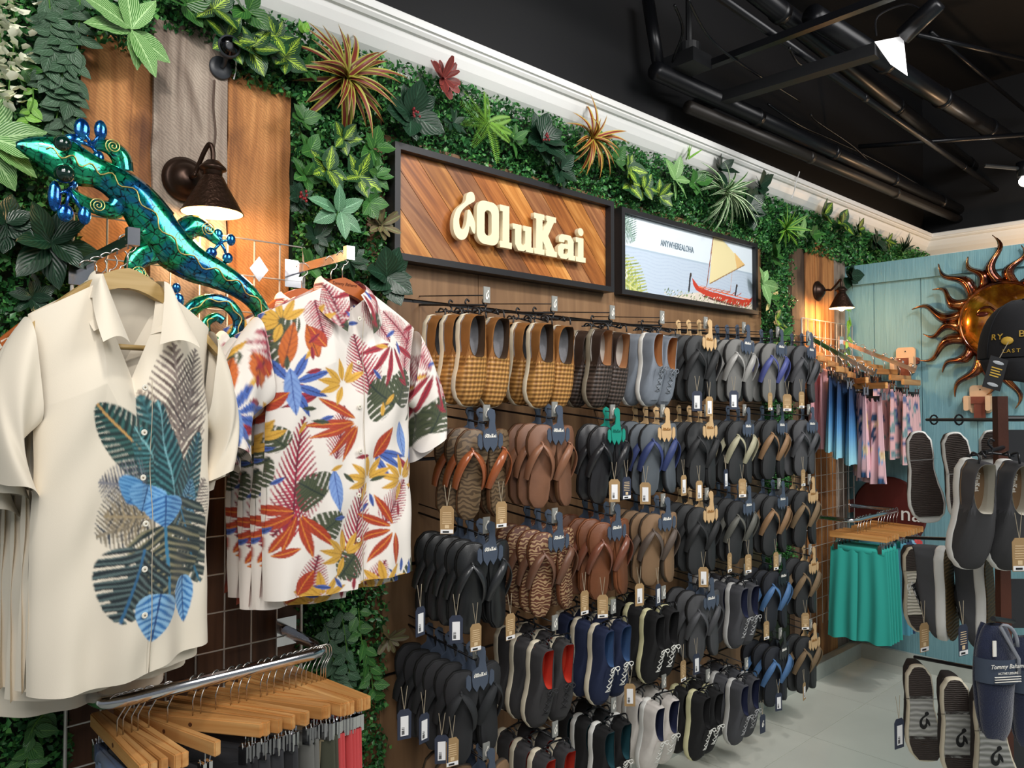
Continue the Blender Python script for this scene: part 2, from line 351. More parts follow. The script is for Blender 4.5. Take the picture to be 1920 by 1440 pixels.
# ---------------------------------------------------------------- leaves
def leafmat(name,ca,cb,mode,rough=.4,freq=16,thr=.5,slant=1.1,rnd=.15,cc=None,wid=.3):
    n=NT(name,rough); uv=n.node('TexCoord').outputs['UV']; sp=n.node('SeparateXYZ',{0:uv}); u,v=sp.outputs[0],sp.outputs[1]
    au=n.mth('ABSOLUTE',n.mth('SUBTRACT',u,.5)); s=n.mth('SINE',n.mth('MULTIPLY',n.mth('SUBTRACT',v,n.mth('MULTIPLY',au,slant)),freq*2*PI))
    A,B=lin(ca),lin(cb)
    if mode=='stripe': f=n.mth('GREATER_THAN',s,thr); f=n.mth('MAXIMUM',f,n.mth('LESS_THAN',au,.035))
    elif mode=='edge': f=n.mth('GREATER_THAN',au,wid)
    elif mode=='mid':
        f=n.mth('MAXIMUM',n.mth('LESS_THAN',au,.04),n.mth('MULTIPLY',n.mth('GREATER_THAN',s,.55),n.mth('LESS_THAN',n.mth('ADD',au,n.mth('MULTIPLY',n.noise(uv,9),.25)),.36)))
    else: f=n.mth('MULTIPLY',n.mth('GREATER_THAN',s,.8),.5); f=n.mth('MAXIMUM',f,n.mth('LESS_THAN',au,.025))
    c=n.mix(f,A,B)
    if cc: c=n.mix(n.mth('GREATER_THAN',au,.42),c,lin(cc))
    r=n.node('ObjectInfo').outputs['Random']; k=n.mth('MULTIPLY_ADD',r,2*rnd,1-rnd); c=n.mix(1.0,c,n.node('CombineColor',{0:k,1:k,2:k}).outputs[0],'MULTIPLY')
    n.base(c); n.bump(s,.25,.002); return n.m
L_cal=leafmat('calathea_leaf','3f7a2c','a9cf8f','stripe',freq=9,thr=.35,slant=1.3)
L_cal2=leafmat('dark_calathea_leaf','215a33','86b892','stripe',freq=9,thr=.3,slant=1.3)
L_dark=leafmat('dark_glossy_leaf','14301f','2b4d38','vein',freq=6,rough=.35)
L_col=leafmat('variegated_leaf','1b4423','a5c63f','mid',freq=7,slant=1.4)
L_med=leafmat('mid_green_leaf','2a5c25','5d8d3f','vein',freq=6)
L_lime=leafmat('lime_leaf','6aa336','a0cf5e','vein',freq=6)
L_dra=leafmat('red_dracaena_leaf','6f2c22','a3a044','edge',wid=.3,rough=.35)
L_dra2=leafmat('orange_dracaena_leaf','85301f','bfa646','edge',wid=.24,rough=.35)
L_spi=leafmat('spider_plant_leaf','35602f','cfe0b8','edge',wid=.33)
L_spg=leafmat('green_spiky_leaf','3d7a24','8cb941','edge',wid=.3)
L_suc=leafmat('red_succulent_leaf','6d2b2a','8b4b3c','vein',cc='a1413a')
L_sug=leafmat('brown_succulent_leaf','5d4a3a','7c9a4f','vein')
L_euc=leafmat('eucalyptus_leaf','2d4d33','53735a','vein',freq=5,rough=.5)
L_fern=mat('fern_green','6d9c34',.5,rnd=.15); L_stem=mat('stem_green','4c7a2c',.5); redb=mat('red_berries','7c1f26',.4)
wist=mat('white_petal','e6e9d2',.6,rnd=.05)
LM={}
def leafmesh(kind,m):
    k=(kind,m.name)
    if k in LM: return LM[k]
    P={'broad':(.24,.8,.22,.06,8,4),'wide':(.36,.75,.15,.05,8,4),'strap':(.062,.5,.95,.4,12,2),'thin':(.036,.5,.9,.4,12,2),'round':(.22,.6,.1,.1,6,4),'oval':(.3,.7,.1,.05,5,2),'spike':(.075,.55,.25,.3,8,2)}[kind]
    wd,ex,droop,cup,nv,nu=P; V=[];UV=[];F=[]
    for j in range(nv+1):
        v=j/nv
        if kind in('round',): prof=math.sin(PI*min(1,v*.93+.03))**.6*(.5+.5*v)
        elif kind in ('strap','thin','spike'): prof=(1-v**2.2)*(.65+.6*v) if v<.999 else .02
        else: prof=max(.02,math.sin(PI*v**ex)**.85)
        for i in range(nu+1):
            u=i/nu*2-1; x=u*wd*prof; z=-droop*v*v*.55+abs(u)*cup*wd*2*prof+(.012*math.sin(v*17+u*3)*abs(u) if kind in('broad','wide') else 0); y=v*(1-.25*droop*v)
            V.append((x,y,z)); UV.append((i/nu,v))
    for j in range(nv):
        for i in range(nu): a=j*(nu+1)+i; F.append((a,a+1,a+nu+2,a+nu+1))
    LM[k]=mesh('leaf',V,F,m,True,uv=UV); return LM[k]
def fernmesh():
    if 'fern' in LM: return LM['fern']
    g=G(); 
    P=lambda t: Vector((0,t,-.3*t*t))
    g.tube([P(i/6) for i in range(7)],[.009*(1-i/7) for i in range(7)],4)
    for i in range(22):
        t=.08+.9*i/22; l=.17*math.sin(PI*(.15+.82*t))**.7
        for s in(-1,1):
            p=P(t); g.add([p,p+Vector((s*l*.5,.03,.012)),p+Vector((s*l,.035,-.01)),p+Vector((s*l*.5,-.006,.0))],[(0,1,2,3)])
    LM['fern']=g.me('frond',L_fern,True); return LM['fern']
def plant(name,label,px,py,rad,kind,m,n,cat='plant',Y=None,elev=(.15,.9),a0=0,spread=2*PI,depth=.035,sc=(.7,1.05),seed=0,berries=0,angs=None,grav=0,group=None):
    Y=YW-.07 if Y is None else Y; p=PY(px,py,Y); z=(p-Vector((0,0,CZ))).length; Rm=rad/FPX*((p.x*math.cos(YAW)+p.y*math.sin(YAW)))
    r=random.Random(seed+int(px*7+py)); t=thing(name,label,cat,p,(0,0,0),group)
    nm='frond' if kind=='fern' else 'leaf'; me=fernmesh() if kind=='fern' else leafmesh(kind,m)
    for i in range(n):
        a=angs[i] if angs else a0+spread*(i+.35*r.uniform(-1,1))/n; e=r.uniform(*elev)
        if grav: a=a0+r.uniform(-spread/2,spread/2)
        d=Vector((math.cos(a)*math.cos(e),-math.sin(e),math.sin(a)*math.cos(e))); nn=Vector((0,-1,.25)); nn=(nn-d*nn.dot(d)).normalized(); sd=d.cross(nn)
        tw=r.uniform(-.5,.5); s2=sd*math.cos(tw)+nn*math.sin(tw); n2=s2.cross(d)*-1; n2=n2 if n2.dot(nn)>0 else -n2; s2=d.cross(n2)
        s=Rm*r.uniform(*sc)
        M=Matrix(((s2.x,d.x,n2.x,0),(s2.y,d.y,n2.y,0),(s2.z,d.z,n2.z,0),(0,0,0,1)))
        o=link(nm,me,t); o.matrix_local=T(Vector((r.uniform(-1,1)*.004,-r.random()*depth*.5,r.uniform(-1,1)*.004)))@M@S(s)
    if berries:
        g=G()
        for i in range(berries): g.sph((r.uniform(-.014,.014),-.03-r.random()*.02,r.uniform(-.014,.014)),.005,5,3)
        g.obj('berry_cluster',redb,t,True)
    return t
PI2=2*PI
dg=lambda *a:[math.radians(q) for q in a]
plant('calathea','light green striped calathea over the top of the left barn planks',243,58,92,'broad',L_cal,7,angs=dg(100,62,-30,-80,-60,160,190),Y=YW-.12,elev=(.1,.35),sc=(.85,1.1))
plant('calathea','large light striped calathea at the left edge beside the gecko head',-25,262,100,'broad',L_cal,5,angs=dg(75,20,-35,-62,-10),Y=YW-.10,elev=(.1,.3),sc=(.9,1.2))
plant('calathea','pale striped calathea left of framed sign, above floral shirts hanger',632,398,66,'broad',L_cal2,6,angs=dg(95,30,-35,-85,165,210),Y=YW-.11,elev=(.1,.4),sc=(.8,1.05))
plant('calathea','bright striped calathea above the gap between the framed signs',1262,338,52,'broad',L_cal,5,angs=dg(85,10,-80,140,-40),Y=YW-.1,elev=(.1,.4))
plant('calathea','striped calathea at the right edge of the sailing picture',1428,532,46,'broad',L_cal,5,angs=dg(62,-8,-75,120,-30),Y=YW-.12,elev=(.1,.35))
plant('calathea','small striped calathea leaning on the tall far barn planks',1500,440,36,'broad',L_cal,5,Y=YW-.12,elev=(.1,.35))
plant('dracaena','largest red and yellow dracaena right of the ragged barn plank',642,150,128,'strap',L_dra,44,elev=(.05,1.2),sc=(.65,1.15),Y=YW-.09)
plant('dracaena','red and yellow dracaena above the right end of wooden sign',1104,262,82,'strap',L_dra2,30,elev=(.05,1.2),sc=(.6,1.15),Y=YW-.09)
plant('succulent','red rosette succulent against the white crown moulding',826,150,50,'round',L_suc,13,elev=(.1,.8),sc=(.6,1))
plant('succulent','brown green succulent beside the left edge of the wooden sign',712,424,42,'round',L_sug,12,elev=(.1,.8),sc=(.6,1),Y=YW-.08)
plant('succulent','brown succulent low on the foliage strip below floral shirts',726,1196,38,'round',L_sug,10,elev=(.1,.8),sc=(.6,1),Y=YW-.08)
plant('fern','bright green fern above the left half of the wooden sign',912,232,72,'fern',None,9,elev=(.1,.5),sc=(.75,1.1),Y=YW-.09)
plant('spider_plant','white-edged spider plant draping over the sailing picture',1352,362,86,'thin',L_spi,60,elev=(.1,1.2),sc=(.7,1.2),Y=YW-.11,a0=-PI/2,spread=5.0,grav=1)
plant('spider_plant','green spiky plant right of the sailing picture top corner',1468,430,52,'spike',L_spg,28,elev=(.1,1.1),Y=YW-.1)
plant('spider_plant','dark spiky plant above the teal wall at far corner',1690,470,40,'spike',L_dark,16,elev=(.1,.9),Y=YW-.1,a0=PI/2,spread=3,grav=1)
for i,(x,y_,r_,lab) in enumerate([(768,218,70,'dark glossy plant with red berries above the wooden sign corner'),(1012,262,62,'dark glossy plant with berries above middle of the wooden sign'),
   (1048,318,42,'small dark glossy plant on the top edge of the wooden sign'),(92,455,98,'large dark glossy plant left of the grid below the gecko'),(722,520,62,'dark glossy plant between floral shirts and the wooden sign'),
   (558,372,36,'small dark plant with red berries at ragged plank edge'),(1400,392,46,'dark glossy plant over the right half of the sailing picture'),(1420,350,36,'dark crown of leaves near the moulding right of the spider plant'),
   (1588,520,34,'dark leafy plant at the left end of the teal wall'),(1640,455,30,'dark leafy plant above the teal trim board'),(10,420,60,'dark glossy plant at left edge under the striped calathea')]):
    plant('philodendron',lab,x,y_,r_,'wide' if i!=3 else 'broad',L_dark,9,elev=(.1,.7),sc=(.75,1.05),berries=9 if i in(0,1,5) else 0,Y=YW-.09)
cl=[(345,10,60),(398,18,66),(460,20,56),(424,75,58),(470,92,62),(512,70,50),(530,112,52),(565,225,40),(580,285,50),(640,262,46),(612,320,56),(668,332,58),(700,280,44),(690,380,44),(570,330,40),
    (1175,318,42),(1205,352,38),(1232,368,36),(1150,300,34),(1178,345,40),(1300,345,36),(1540,402,34),(1575,418,34),(1606,430,30),(1520,440,26),(1452,600,34),(1445,480,36),(1662,452,24),(575,130,34)]
cw=['first','second','third','fourth','fifth','sixth','seventh','eighth','ninth','tenth','eleventh','twelfth','thirteenth','fourteenth','fifteenth']
cd=['directly above the grey barn plank top','left of the security camera top','above and right of the security camera','just above the security camera head','right of the security camera head','under the white moulding start','above the ragged barn plank',
 'at the right side of ragged plank top','below the largest red dracaena left side','just under the largest red dracaena','centre of strip between plank and sign','left of the wooden sign upper corner','against upper left edge of the wooden sign','left of the succulent beside the sign','hugging ragged plank below the dracaena',
 'right of the orange dracaena','above top right corner of wooden sign','above the gap between both framed signs','just under the orange dracaena right side','lower leaf of the cluster past the dracaena','left of the spider plant top','above the tallest far barn planks','above the teal wall left end','second clump above the teal wall','above the dark far barn plank','low on the strip right of the picture','beside right top corner of sailing picture','last clump before the far corner','under the moulding above the biggest dracaena']
for (x,y_,r_),d_ in zip(cl,cd):
    plant('coleus','variegated green yellow-veined leaves '+d_,x,y_,r_,'wide',L_col if (x*7+y_)%5 else L_med,5 if r_>38 else 6,elev=(.15,.7),sc=(.75,1.05),Y=YW-.085)
plant('seedling','two small lime leaves sticking up against white moulding',568,62,28,'wide',L_lime,2,angs=dg(70,115),elev=(0,.2),Y=YW-.08,sc=(.8,.9))
plant('seedling','small bright leaves standing on the sailing picture top edge',1285,300,34,'spike',L_lime,6,a0=PI/2,spread=2.2,grav=1,Y=YW-.08)
for x,y_,r_,k_,lb in ((590,445,40,0,'dark leafy clump below the pale striped calathea'),(575,500,42,1,'mid green leafy clump beside the floral shirt hangers'),(655,490,44,0,'dark leafy clump above the floral shirt collar'),(700,330,40,1,'mid green leaves at upper left corner of wooden sign'),(845,232,30,0,'small dark leaves with red berries left of the bright fern'),(960,262,36,1,'mid green leaves right of the bright fern'),(1345,320,40,0,'dark leaves behind the top of the white-edged spider plant'),(1440,560,34,1,'mid green leaves below the striped calathea beside the sailing picture'),(1455,640,40,1,'mid green leaves low on the strip beside hanging flip-flops'),(60,560,50,0,'dark leaves at left edge above the cream shirts'),(40,130,44,1,'mid green leaves between wisteria and eucalyptus garlands')):
    plant('leafy_clump',lb,x,y_,r_,'broad',L_med if k_ else L_dark,8,elev=(.15,.8),sc=(.75,1.1),Y=YW-.075)
# trailing garlands
def garland(name,label,pts,m,leafn,size,Y=None,kind='oval',seed=1,cat='garland'):
    r=random.Random(seed); P=[PY(a,b,YW-.09-.02*math.sin(i)) for i,(a,b) in enumerate(pts)]; P=cat_rom(P,6); c=P[0]
    t=thing(name,label,cat,c); G().tube([p-c for p in P],.0016,5).obj('stem',L_stem,t)
    me=leafmesh(kind,m)
    for i in range(leafn):
        q=P[int((i+.5)/leafn*(len(P)-1))]-c; s=1 if i%2 else -1; q=q+Vector((r.uniform(-.008,.008),0,0)); a=-PI/2+s*r.uniform(.2,1.5); d=Vector((math.cos(a),-.35*r.random(),math.sin(a))).normalized()
        nn=Vector((r.uniform(-.3,.3),-1,.2)); nn=(nn-d*nn.dot(d)).normalized(); sd=d.cross(nn)
        o=link('leaf',me,t); o.matrix_local=T(q)@Matrix(((sd.x,d.x,nn.x,0),(sd.y,d.y,nn.y,0),(sd.z,d.z,nn.z,0),(0,0,0,1)))@S(size*r.uniform(.8,1.15))
for i,(pp,d_) in enumerate([([(118,-10),(124,60),(118,130),(112,190),(100,250)],'left garland'),([(150,-10),(148,50),(140,120),(120,200),(118,262)],'right garland'),([(90,-20),(96,50),(92,110),(80,170)],'innermost garland')]):
    garland('eucalyptus_garland',['dark eucalyptus garland hanging left of the warm barn plank, middle strand','dark eucalyptus garland touching the warm barn plank edge','short dark eucalyptus garland nearest the white wisteria'][i],pp,L_euc,26,.052,seed=i)
garland('leafy_vine','bright green small-leaved vine left of the eucalyptus garlands',[(60,150),(62,190),(52,225),(70,260)],L_lime,12,.032,seed=8)
for i,(pp,la) in enumerate([([(640,1150),(648,1200),(655,1260),(668,1320)],'dark leafy vine below the floral shirts, left strand'),([(672,1140),(678,1200),(694,1250),(700,1310)],'dark leafy vine below the floral shirts, right strand'),([(610,1170),(622,1220),(632,1290)],'dark leafy vine behind the chrome rail corner')]):
    garland('leafy_vine',la,pp,L_med if i==1 else L_euc,20,.05,seed=20+i)
garland('leafy_vine','green vine behind the cream shirt hem at bottom left',[(90,1330),(60,1370),(50,1440)],L_med,14,.05,seed=31)
garland('leafy_vine','bright vine at the left end of teal wall beside lamp',[(1590,560),(1592,600),(1588,640),(1590,680)],L_lime,12,.06,seed=32)
petal=mesh('petal',[(0,0,0),(.5,.35,.15),(.42,.9,.05),(0,1,-.05),(-.42,.9,.05),(-.5,.35,.15),(0,.55,-.12)],[(0,1,6),(1,2,6),(2,3,6),(3,4,6),(4,5,6),(5,0,6)],wist,True)
def wisteria(label,pts,n,seed):
    r=random.Random(seed); P=[PY(a,b,YW-.13) for a,b in pts]; P=cat_rom(P,6); c=P[0]; t=thing('wisteria',label,'flower',c); G().tube([p-c for p in P],.0015,5).obj('stem',L_stem,t)
    for i in range(n):
        f=(i+.5)/n; q=P[int(f*(len(P)-1))]-c; w_=.04*(1-.5*f)
        M=T(q+Vector((r.uniform(-w_,w_),r.uniform(-w_,w_*.4),r.uniform(-.01,.01))))@R(r.uniform(0,PI2),'Z')@R(r.uniform(-1,1),'X')@S(.022*r.uniform(.7,1.2))
        o=link('petal',petal,t); o.matrix_local=M
wisteria('white wisteria spray hanging at the top left edge',[(22,-20),(28,60),(20,130),(14,196)],85,1)
wisteria('second white wisteria spray at extreme left edge',[(-8,-20),(0,60),(-6,150)],50,2)
# ---------------------------------------------------------------- framed wooden sign
framem=mat('black_frame','1c1c1f',.45,var=.05)
def frame(label,tl,br,Y,dep,name='framed_sign',cat='sign'):
    a=PY(tl[0],tl[1],Y); b=PY(br[0],br[1],Y); W_=b.x-a.x; H=a.z-b.z
    t=thing(name,label,cat,(a.x,Y,b.z))
    fw=.022
    for q in [((0,0,0),(W_,dep,fw)),((0,0,H-fw),(W_,dep,H)),((0,0,fw),(fw,dep,H-fw)),((W_-fw,0,fw),(W_,dep,H-fw))]: G().box(*q).obj('frame_bar',framem,t)
    return t,W_,H,fw
t,W_,H,fw=frame('black framed wooden sign with diagonal planks and cream raised lettering',(741,264),(1152,548),YW-.09,.075)
# clip diagonal planks to the frame
def clip(poly,ax,val,keep):
    out=[]
    for i in range(len(poly)):
        p,q=poly[i-1],poly[i]; ip=(p[ax]-val)*keep>=0; iq=(q[ax]-val)*keep>=0
        if ip!=iq: s=(val-p[ax])/(q[ax]-p[ax]); out.append((p[0]+(q[0]-p[0])*s,p[1]+(q[1]-p[1])*s))
        if iq: out.append(q)
    return out
def signwood(nm,cols):
    n=NT(nm,.33); info=n.node('ObjectInfo').outputs['Random']
    v=n.node('VectorMath',operation='ADD'); n.put(v,0,n.coord('Object')); n.put(v,1,n.node('CombineXYZ',{0:n.mth('MULTIPLY',info,9.0),2:n.mth('MULTIPLY',info,5.0)}).outputs[0])
    mp=n.node('Mapping',{'Vector':n.node('Mapping',{'Vector':v.outputs[0],'Rotation':(0,-PI/4,0)}).outputs[0],'Scale':(4,30,50)}).outputs[0]
    f=n.noise(mp,.6,5,1.5); c=n.ramp(f,[(.3,cols[0]),(.5,cols[1]),(.72,cols[2])]); k=n.mth('MULTIPLY_ADD',info,.45,.8); c=n.mix(1.0,c,n.node('CombineColor',{0:k,1:k,2:k}).outputs[0],'MULTIPLY'); n.base(c); n.bump(f,.1); return n.m
sws=[signwood('walnut_plank',['6f3f1f','965a2c','b97a40']),signwood('acacia_plank',['8a5224','b8783a','d69c58']),signwood('brown_plank',['674029','8a5a39','a6764c'])]
stp=.118; x=-H; i=0
while x<W_:
    poly=[(x,H),(x+stp-.003,H),(x+stp-.003+H*.92,0),(x+H*.92,0)]
    for ax,v_,kp in((0,fw,1),(0,W_-fw,-1),(1,fw,1),(1,H-fw,-1)):
        if poly: poly=clip(poly,ax,v_,kp)
    if len(poly)>2: G().prism(poly,.03,.045+.001*(i%2)).obj('diagonal_plank',sws[(i*7)%3],t)
    x+=stp;i+=1
G().box((.005,.046,.005),(W_-.005,.07,H-.005)).obj('backing_board',framem,t)
# lettering outlines
def rrect(x0,y0,x1,y1,r,n=5):
    out=[]
    for cx,cy,a in((x1-r,y1-r,0),(x0+r,y1-r,90),(x0+r,y0+r,180),(x1-r,y0+r,270)):
        for k in range(n+1): q=math.radians(a+90*k/n); out.append((cx+r*math.cos(q),cy+r*math.sin(q)))
    return out
def circ(x,y_,r,n=14): return [(x+r*math.cos(PI2*k/n),y_+r*math.sin(PI2*k/n)) for k in range(n)]
hk=[(1235,1092),(1205,1108),(1195,1145),(1160,1172),(1130,1200),(1110,1250),(1115,1310),(1150,1340),(1190,1333),(1213,1303),(1225,1262),(1245,1290),(1262,1294),(1262,1240),(1228,1188),(1212,1190),(1205,1235),(1195,1270),(1175,1290),(1155,1280),(1148,1245),(1165,1200),(1205,1165),(1240,1145),(1262,1128),(1255,1100)]
hook=[((X_-1108)/250,(1340-Y_)/250) for X_,Y_ in hk]; hook=[(p.x,p.y) for p in cat_rom([Vector((a,b,0)) for a,b in hook],3,True)]
sl=[([rrect(0,0,.66,1,.22),rrect(.22,.2,.44,.8,.1)],.66),
 ([[(0,0),(.36,0),(.36,.14),(.28,.14),(.28,1),(0,1),(0,.86),(.08,.86),(.08,.14),(0,.14)]],.36),
 ([[(0,.62),(0,.5),(.07,.5),(.07,.14),(.17,0),(.34,0),(.42,.05),(.42,0),(.66,0),(.66,.12),(.6,.12),(.6,.62),(.34,.62),(.34,.5),(.4,.5),(.4,.2),(.34,.14),(.3,.14),(.27,.18),(.27,.62)]],.66),
 ([[(0,0),(.34,0),(.34,.13),(.28,.13),(.28,.36),(.44,.13),(.4,.13),(.4,0),(.78,0),(.78,.13),(.71,.13),(.47,.5),(.68,.87),(.75,.87),(.75,1),(.42,1),(.42,.87),(.46,.87),(.28,.56),(.28,.87),(.34,.87),(.34,1),(0,1),(0,.87),(.07,.87),(.07,.13),(0,.13)]],.78),
 ([[(.1,0),(.3,0),(.38,.06),(.38,0),(.62,0),(.62,.12),(.57,.12),(.57,.48),(.46,.62),(.14,.62),(.04,.54),(.04,.42),(.22,.42),(.24,.49),(.34,.49),(.37,.44),(.37,.38),(.12,.38),(.01,.28),(.01,.09)],[(.2,.12),(.3,.12),(.37,.18),(.37,.27),(.24,.27),(.2,.23)]],.62),
 ([[(0,0),(.36,0),(.36,.12),(.28,.12),(.28,.62),(0,.62),(0,.5),(.08,.5),(.08,.12),(0,.12)],circ(.18,.78,.1)],.36)]
ivory=mat('ivory_letter','efe2bd',.5); ivside=mat('letter_edge','cdbb90',.6)
def logo_outlines(h,gap=.04):
    out=[[(a*h*1.0,b*h*1.14) for a,b in hook]]; x=.68*h
    glyphs=[[out[0]]]
    for outs,wd in sl: glyphs.append([[((x+a*h),b*h) for a,b in o] for o in outs]); x+=(wd+gap)*h
    return glyphs,x
gl,tw_=logo_outlines(.155)
p0=PY(850,438,YW-.1); lx=p0.x-t.location.x; p1=PY(1100,480,YW-.1)
scx=(p1.x-p0.x)/tw_
lz=PY(870,450,YW-.1).z-t.location.z; print('logo',scx,lz,H,W_)
for g_ in gl:
    o=link('raised_letter',flat_mesh('letter',[[(a*scx,b) for a,b in q] for q in g_],ivory,.018,.0008),t,(lx,.0,lz))
# ---------------------------------------------------------------- rasteriser for prints
class Canvas:
    def __init__(s,x0,x1,z0,z1,res,base):
        s.x0,s.z0,s.res=x0,z0,res; s.w=int((x1-x0)/res)+1; s.h=int((z1-z0)/res)+1; s.im=np.ones((s.h,s.w,3))*np.array(lin(base)[:3])
        s.X,s.Z=np.meshgrid(x0+np.arange(s.w)*res,z0+np.arange(s.h)*res)
    def blend(s,m,c):
        s.im=s.im*(1-m[...,None])+np.asarray(c)*m[...,None]
    def poly(s,pts,col,al=1):
        m=np.zeros(s.X.shape,bool); n=len(pts)
        for i in range(n):
            (x1,y1),(x2,y2)=pts[i-1],pts[i]
            if y1==y2: continue
            m^=((y1>s.Z)!=(y2>s.Z))&(s.X<(x2-x1)*(s.Z-y1)/(y2-y1)+x1)
        s.blend(m*al,lin(col)[:3])
    def line(s,a,b,w,col,al=1):
        d=np.hypot(b[0]-a[0],b[1]-a[1])+1e-9; t=np.clip(((s.X-a[0])*(b[0]-a[0])+(s.Z-a[1])*(b[1]-a[1]))/d/d,0,1)
        m=np.hypot(s.X-a[0]-t*(b[0]-a[0]),s.Z-a[1]-t*(b[1]-a[1]))<w; s.blend(m*al,lin(col)[:3])
    def leaf(s,x,z,ang,L,W_,kind,c1,c2,c3=None,curve=0,seed=0):
        a=math.radians(ang); dx,dz=s.X-x,s.Z-z; u=dx*math.cos(a)+dz*math.sin(a); v=-dx*math.sin(a)+dz*math.cos(a); v=v-curve*(u/L)*(L-u)/L*4*L*.25
        t=u/L; tc=np.clip(t,0,1); ok=(t>0)&(t<1); c1,c2=np.array(lin(c1)[:3]),np.array(lin(c2)[:3]); c3=np.array(lin(c3)[:3]) if c3 else c2
        if kind=='simple': pr=np.sin(PI*tc**.85)**.9
        elif kind=='heart': pr=np.clip(np.sin(PI*tc**.58),0,1)**.72*1.05
        elif kind=='monstera': pr=np.clip(np.sin(PI*tc**.62),0,1)**.62*1.08
        elif kind=='banana': pr=np.sin(PI*tc**.7)**.55
        else: pr=np.clip(np.sin(PI*tc**.75)**.6,0,1)
        q=np.abs(v)/(W_/2*pr+1e-9); ins=ok&(q<1); wob=np.sin(tc*23+seed)*.25
        if kind=='palm':
            ph=(tc*16-np.abs(v)/W_*9+(v>0)*.5); fr=ph-np.floor(ph); ins=ins&((fr<.80-.55*q)|(np.abs(v)<.0022)); tone=(np.sin(np.floor(ph)*2.3)*.5+.5)
        elif kind=='monstera':
            ph=(tc*6.2-np.abs(v)/W_*2.4+(v>0)*.4); fr=ph-np.floor(ph); ins=ins&~((fr<.10+.16*q)&(q>.38+.22*np.sin(np.floor(ph)*5)))
            ps=tc*24-np.abs(v)/W_*10+wob; tone=(np.sin(ps*PI)*.5+.5)**2
        elif kind=='banana': ps=tc*30-np.abs(v)/W_*9+wob; tone=(np.sin(ps*PI)*.5+.5)**2; ins=ins&~((np.sin(ps*PI+.8)>.93)&(q>.45))
        elif kind=='heart': ps=tc*14-np.abs(v)/W_*6+wob; tone=np.clip((np.sin(ps*PI)*.5+.5)**1.5*1.2-.25*np.clip(q,0,1)**3,0,1)
        else: ps=tc*14-np.abs(v)/W_*6+wob; tone=((np.sin(ps*PI)*.5+.5)**3)*.6
        col=c1*(1-tone[...,None])+c2*tone[...,None]; mid=(np.abs(v)<max(.0012,W_*.02))&ok
        col=np.where((mid&ins)[...,None],c3,col); s.im=np.where(ins[...,None],col,s.im)
    def soft(s):
        p=np.pad(s.im,((1,1),(1,1),(0,0)),'edge'); h,w_=s.im.shape[:2]; s.im=sum(p[i:i+h,j:j+w_]*([1,2,1][i]*[1,2,1][j]/16) for i in range(3) for j in range(3)); return s
    def sample(s,x,z):
        i=np.clip(((np.asarray(x)-s.x0)/s.res).round().astype(int),0,s.w-1); j=np.clip(((np.asarray(z)-s.z0)/s.res).round().astype(int),0,s.h-1); return s.im[j,i]
# ---------------------------------------------------------------- sailing picture
t,W_,H,fw=frame('black framed picture of a red sailing canoe on pale sea',(1166,387),(1422,590),YW-.075,.06,'framed_picture','picture')
iw,ih=W_-2*fw,H-2*fw; cv=Canvas(0,iw,0,ih,ih/190,'dbe6ef')
U=lambda a,b:(a*iw,b*ih)     # picture-space 0..1
cv.im[cv.Z<ih*.57]=lin('bccbdc')[:3]; cv.im[(cv.Z<ih*.60)&(cv.Z>ih*.57)]=lin('a9bccd')[:3]
wv=(np.sin(cv.Z*400+np.sin(cv.X*30)*2)>.8)&(cv.Z<ih*.57); cv.im[wv]=lin('b2c2d6')[:3]
cv.poly([U(.30,0),U(.42,.07),U(.5,.12),U(.62,.18),U(.72,.15),U(1,.10),U(1,0)],'d9cfc2')
cv.poly([U(.625,.30),U(.66,1.02),U(.74,1.0),U(.93,.70)],'e6d9a8'); cv.poly([U(.84,.86),U(.935,.70),U(.86,.62)],'e3bd7d')
cv.line(U(.605,.26),U(.66,1.0),.0035,'8a4c38'); cv.line(U(.63,.3),U(.93,.70),.0028,'9a7a50'); cv.line(U(.80,.22),U(.82,.58),.0015,'c58a74'); cv.line(U(.50,.35),U(.56,.6),.001,'a88')if 0 else None
cv.poly([U(.49,.33),U(.50,.32),U(.545,.22),U(.62,.19),U(.75,.165),U(.9,.145),U(.97,.17),U(1,.21),U(.985,.10),U(.95,.04),U(.85,.045),U(.7,.075),U(.58,.12),U(.52,.17),U(.50,.23)],'c23a26')
cv.poly([U(.56,.12),U(.7,.075),U(.85,.045),U(.93,.035),U(.85,.02),U(.70,.045),U(.58,.085)],'6b2d2e')
cv.line(U(.545,.225),U(.97,.165),.003,'e87a55')
for k in range(7): cv.line(U(.56+.05*k,.19),U(.60+.05*k,.245),.0022,'b5604a')
cv.line(U(.56,.245),U(.80,.225),.0018,'c77f6a')
for px_ in(.465,.845): cv.line(U(px_,.14 if px_<.6 else .20),U(px_+.012,.36 if px_<.6 else .33),.0065,'2b2e38'); cv.line(U(px_+.014,.37 if px_<.6 else .345),U(px_+.015,.38 if px_<.6 else .35),.008,'3b2d28')
for k in range(150):
    a,b=rng.uniform(.28,1),rng.rand()*.11; cv.line(U(a,b),U(a+.008,b+.022),.0018,['5d7a45','7d9a5a','3f5a35','ebe6da','c9bfae'][k%5])
cv.leaf(-.03,ih*1.02,-42,.17,.19,'palm','4c6b5f','87a397'); cv.leaf(-.05,ih*.92,-15,.13,.12,'palm','587468','9ab0a6')
cv.leaf(-.02,ih*.38,-42,.27,.20,'palm','7a8c3c','c0c46e','98a24a'); cv.leaf(-.06,ih*.2,-20,.22,.2,'palm','8a9a4a','c9cc80')
nx,nz=int(iw/.0021),int(ih/.0021); printm=mat('printed_picture','ffffff',.5,attr=True)
V=[(fw+iw*i/nx,.022,fw+ih*j/nz) for j in range(nz+1) for i in range(nx+1)]; cc=cv.sample([v[0]-fw for v in V],[v[2]-fw for v in V])
